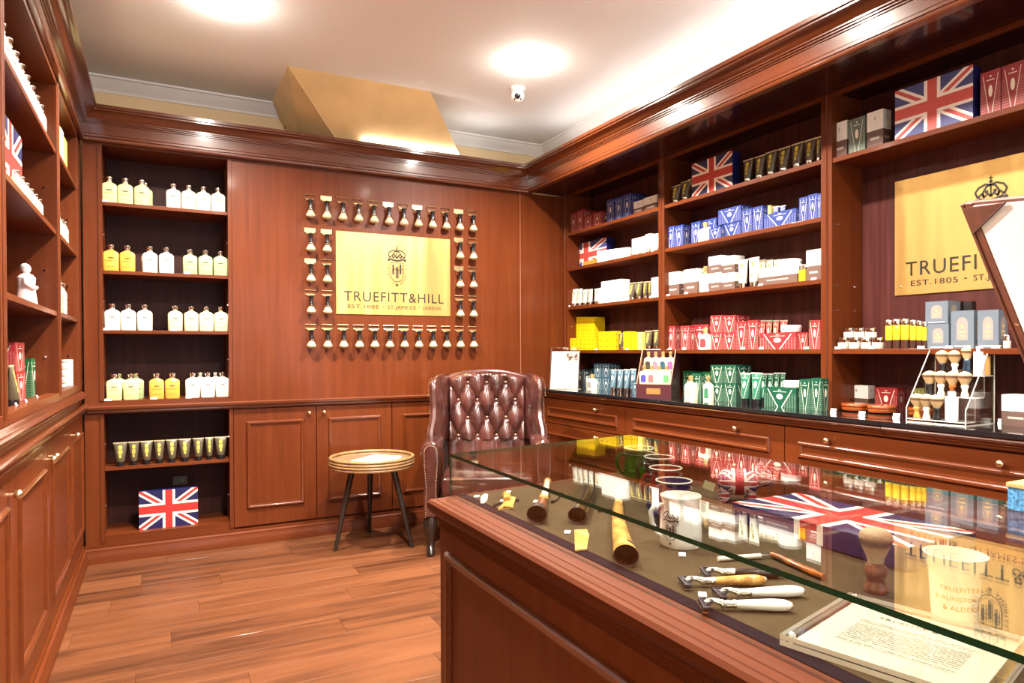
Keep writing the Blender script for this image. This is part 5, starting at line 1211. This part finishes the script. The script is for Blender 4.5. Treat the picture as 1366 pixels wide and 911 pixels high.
# flag gift box lying flat
o = thing('gift_box', 'large flag gift box lying flat in the glass case beside the pig', 'box', (1.270, .932, CZ), PI/2, 'flag gift boxes')
add('base', box(-.200, .200, -.104, .104, 0, .022), NAVY, o)
def flagside():
    m, t, p = newmat('flag_side'); u, v = uvs(t); x = (u-.5).abs()
    c = mixc(t, x.lt(.085), srgb(20, 24, 78), srgb(230, 220, 205)); c = mixc(t, x.lt(.05), c, srgb(170, 44, 40)); t.links.new(c, p.inputs['Base Color']); p.inputs['Roughness'].default_value = .4; return m
add('lid', box(-.204, .204, -.108, .108, .0045, .045, [1, 1, 1, 1, 0, 2]), [FLAG, flagside(), NAVY], o)
# razors
SILV2 = plain('chased_silver', (.62, .58, .50), .22, 1, noise=.5, nscale=300, bump=.8); GUN = plain('gunmetal', (.05, .045, .06), .22, .8)
def razor(label, a, b, mat):
    A, B = cp(*a), cp(*b); L = (B-A).length; an = math.atan2((B-A).y, (B-A).x)
    o = thing('razor', label, 'razor', tuple(A), an, 'razors in the glass case')
    hl = L*.62; X = Matrix.Translation((L*.40, 0, .0095)) @ Matrix.Rotation(PI/2, 4, 'Y')
    add('handle', xf(lathe([(.0055, 0), (.0065, hl*.08), (.0078, hl*.35), (.0092, hl*.66), (.0085, hl*.85), (.006, hl*.95), (.005, hl*.96)], 18), X), mat, o)
    add('end_cap', xf(lathe([(.0056, hl*.955), (.006, hl*.97), (.0045, hl), (.001, hl*1.01)], 14), X), SILV2, o)
    add('collar', xf(lathe([(.006, -L*.17), (.0072, -L*.15), (.0055, -L*.12), (.0065, -L*.08), (.0055, -L*.05), (.007, -L*.012), (.0066, 0)], 14), X), SILV2, o)
    add('fork', tube([(L*.26, 0, .0095), (L*.18, .006, .012), (L*.10, .004, .013), (L*.05, 0, .011)], [.005, .0042, .0036, .003], 8), SILV2, o)
    hd = add('head', bev(box(0, .011, -.021, .021, .004, .012), .002), GUN, o)
    add('blade', box(-.001, .0105, -.0195, .0195, .0015, .0042), CHROME, hd); add('yoke', tube([(.008, -.014, .012), (.018, -.004, .014), (.018, .004, .014), (.008, .014, .012)], .0022, 6), GUN, o)
WHR = plain('white_resin', (.78, .76, .72), .15, coat=.5)
razor('razor with black handle, farthest of the four razors', (937, 770), (1043, 771), plain('black_resin', (.02, .012, .008), .12, coat=.6))
razor('razor with honey-brown horn handle', (909, 783), (1020, 781), HM[0])
razor('razor with white handle, behind the other white one', (955, 799), (1071, 796), WHR)
razor('razor with white handle, nearest the counter front', (934, 813), (1055, 816), WHR)
A, B, C = cp(958, 749), cp(1030, 744), cp(1099, 775)
o = thing('cutthroat_razor', 'open cutthroat razor with cream shank and tortoiseshell scales', 'razor', tuple(A))
q = lambda P: P-A
ti = add('case_end', tube([(0, 0, .005), tuple(q(A.lerp(B, .78))+Vector((0, 0, .005)))], [.0045, .005], 10), IVORY, o)
add('blade', tube([tuple(q(A.lerp(B, .78))+Vector((0, 0, .006))), tuple(q(B)+Vector((0, 0, .006)))], [.003, .002], 6), CHROME, o)
n_ = [q(B.lerp(C, f))+Vector((0, 0, .0065)) for f in (0, .25, .5, .75, 1)]
add('scales', tube([tuple(v_) for v_ in n_], [.005, .0065, .006, .0065, .005], 10), TORT, o); add('pivot', sphere(.004, 8, 6, tuple(q(B)+Vector((0, 0, .007)))), GOLDW, o)
# standing badger brush
p = cp(1168, 789); o = thing('shaving_brush', 'large badger shaving brush with brown horn handle standing in case', 'brush', tuple(p))
BH = plain('brown_horn_resin', srgb(118, 70, 44), .14, coat=.6, noise=.3, nscale=40)
add('handle', lathe([(.0175, 0), (.0185, .003), (.018, .008), (.0145, .016), (.0135, .020), (.0145, .023), (.0155, .024), (.0175, .032), (.0168, .041), (.013, .047), (.011, .048)], 28), BH, o)
BAD = bristlemat(); BAD.name = 'badger_natural'
for nd_ in BAD.node_tree.nodes:
    if nd_.type == 'VALTORGB':
        for e_, c_ in zip(nd_.color_ramp.elements, (srgb(226, 206, 176), srgb(210, 180, 140), srgb(92, 64, 42), srgb(66, 44, 28), srgb(160, 122, 84), srgb(196, 166, 126))): e_.color = c4(c_)
add('bristles', lathe([(.0115, .048), (.013, .055), (.019, .070), (.0245, .083), (.0255, .090), (.0225, .097), (.014, .1025), (.001, .104)], 30), BAD, o)
# acrylic notice block
A, B, C = cp(1040, 860), cp(1166, 811), cp(1193, 911)
ux = (C-A).normalized(); uy = Vector((-ux.y, ux.x, 0)); Ld = (B-A).dot(uy)
if Ld < 0: uy = -uy; Ld = -Ld
nb_ = thing('notice_block', 'clear acrylic block framing a printed white notice, lying in the case', 'notice', tuple(A), math.atan2(ux.y, ux.x))
nl = .235; sgn = 1 if (Vector((-ux.y, ux.x, 0))-uy).length < .01 else -1
y0, y1 = sorted((0, sgn*Ld))
add('acrylic_base', aslab(0, nl, y0, y1, 0, .007, (4, 5)), AC, nb_); add('acrylic_cover', aslab(0, nl, y0, y1, .0086, .0150, (4, 5)), AC, nb_)
def notice():
    m, t, p = newmat('notice_print'); u, v = uvs(t)
    n = t.nodes.new('ShaderNodeTexNoise'); n.inputs['Scale'].default_value = 1; mp = t.nodes.new('ShaderNodeMapping'); mp.inputs['Scale'].default_value = (90, 17, 1)
    um = t.nodes.new('ShaderNodeUVMap'); t.links.new(um.outputs[0], mp.inputs[0]); t.links.new(mp.outputs[0], n.inputs[0])
    ln = ((v*34).fract()-.5).abs().lt(.22)*Nd(t, n.outputs[0]).gt(.42)*v.band(.22, .68)*(u-.5).abs().lt(.34)*((v-.60).abs().gt(.012))*((v-.27).abs().gt(.012))
    t.links.new(mixc(t, ln, (.52, .48, .38), (.05, .04, .035)), p.inputs['Base Color']); p.inputs['Roughness'].default_value = .5
    return m
pw_, ph_ = nl-.030, Ld-.022
pr_ = add('paper', cbox(pw_, ph_, .0012, 0, [1, 1, 1, 1, 0, 1]), [notice(), WHITE], nb_, Matrix.Translation((nl/2, (y0+y1)/2, .0072)))
add('heading', text('TRUEFITT & HILL', .0115, .0001, 1.15, 1.1), INK, pr_, Matrix.Translation((0, ph_*.26, .0015)))
add('emblem', lathe([(.006, 0), (.006, .0003)], 16), GOLD, pr_, Matrix.Translation((0, ph_*.38, .0013)))
for x in (.012, nl-.012):
    for y in (y0+.010, y1-.010): add('corner_stud', lathe([(.0048, 0), (.0048, .017), (.003, .0185), (.001, .0188)], 12), CHROME, nb_, Matrix.Translation((x, y, 0)))
# ================================================================== ON TOP OF THE CASE
p = Vector((1.352, .705, GZ)); 
o = thing('trinket_box', 'speckled blue box with gold lid at the right edge of the glass top', 'box', (1.350, hit(1342, 640, X=1.312).y-.052, GZ+.0002), -PI/2)
SPK = plain('speckled_blue', srgb(70, 128, 176), .35, noise=.7, nscale=220)
add('body', bev(cbox(.10, .075, .040), .002), SPK, o); add('lid', bev(cbox(.104, .079, .008, .0402), .002), plain('gold_lid', srgb(214, 170, 110), .35, .3), o)
# leather presentation board leaning at the right
A = hit(1284, 272, X=1.10); B = hit(1284+.404*428, 700, Z=GZ+.001)
v_ = (B-A); d_ = CR*((1366-CX)/F)+CD*((264-CY)/F)+CF; o_ = Vector((0, 0, H)); tt = ((A-o_).dot(v_))/d_.dot(v_); T = o_+d_*tt
u_ = (T-A).normalized(); vn = -v_.normalized(); nn = u_.cross(vn).normalized()
BWd = .40; B = B + vn*(BWd*abs(u_.z)/vn.z+.004); BH_ = (A-B).length
lbd = bpy.data.objects.new('presentation_board', None); COL.objects.link(lbd)
lbd.matrix_world = Matrix(((u_.x, -nn.x, vn.x, B.x), (u_.y, -nn.y, vn.y, B.y), (u_.z, -nn.z, vn.z, B.z), (0, 0, 0, 1)))
tag(lbd, 'tilted brown leather presentation board with white sheet at the right edge', 'board')
LBR = plain('tan_leather', srgb(104, 52, 34), .42, noise=.25, nscale=60); LBD = plain('dark_leather', srgb(52, 26, 20), .45)
s_ = -1 if (nn.dot(Vector((0, 0, H))-A) < 0) else 1        # face the room
def bb(x0, x1, y0, y1, z0, z1):
    ya, yb2 = sorted((-y0*s_, -y1*s_)); return box(x0, x1, ya, yb2, z0, z1)
add('backing', bb(0, BWd, -.010, 0, 0, BH_), LBR, lbd)
add('white_sheet', bb(.02, BWd-.02, .0005, .0018, .02, BH_-.004), plain('satin_white', (.86, .85, .90), .5), lbd)
ya = -.0052*s_; yb2 = -.0040*s_
def onb(x, y):                                    # pixel -> board coordinates
    d = CR*((x-CX)/F)+CD*((y-CY)/F)+CF; t = (A-o_).dot(nn)/d.dot(nn); P = o_+d*t-B; return (P.dot(u_), min(P.dot(vn), BH_-.0005))
tri = [onb(1289, 276), onb(1303, 310), onb(1347, 268)]
e0, e1, e2 = onb(1311, 330)[0]-.0, onb(1313.5, 330)[0], onb(1322, 330)[0]
add('corner_pocket', G([(x, ya, z) for x, z in tri]+[(x, yb2, z) for x, z in tri], [(0, 1, 2), (5, 4, 3), (0, 3, 4, 1), (1, 4, 5, 2), (2, 5, 3, 0)]), LBR, lbd)
add('pocket_edge', tube([(tri[1][0], ya, tri[1][1]), (tri[2][0], ya, tri[2][1])], .0012, 6), LBD, lbd)
add('edge_border', bev(bb(0, e0, 0, .004, 0, BH_), .0015), LBR, lbd)
add('seam', bb(e0, e1, 0, .0015, 0, BH_), LBD, lbd)
add('side_border', bb(e1, e2, 0, .0032, 0, BH_), LBR, lbd)
q_ = lbd.matrix_world @ Vector((BWd*.85, .012*s_, BH_*.6)); e_ = q_ + Vector((.07, -.02, 0)); e_.z = GZ+.006; Mi = lbd.matrix_world.inverted()
add('support_leg', tube([tuple(Mi @ q_), tuple(Mi @ e_)], .005, 8), LBD, lbd)
for z in (.20, .24, .30, .34): add('stitch', bb(e1+(e2-e1)*.4, e1+(e2-e1)*.9, .0032, .0040, BH_-z, BH_-z+.003), plain('stitching', srgb(170, 120, 90), .5), lbd)
# ================================================================== LABELS FOR THE REGISTERED THINGS
ORD = ('first', 'second', 'third', 'fourth', 'fifth', 'sixth', 'seventh', 'eighth', 'ninth', 'tenth', 'eleventh', 'twelfth', 'thirteenth')
for (ds, pl_), L in REG.items():
    L.sort(key=lambda k: k[0])
    side = 'from back wall' if ('left wall' in pl_ or 'narrow left' in pl_) else 'from left'
    for i, (_, ob) in enumerate(L):
        ob['label'] = (ds+' '+pl_) if len(L) == 1 else '%s %s %s %s' % (ORD[i], ds, side, pl_)
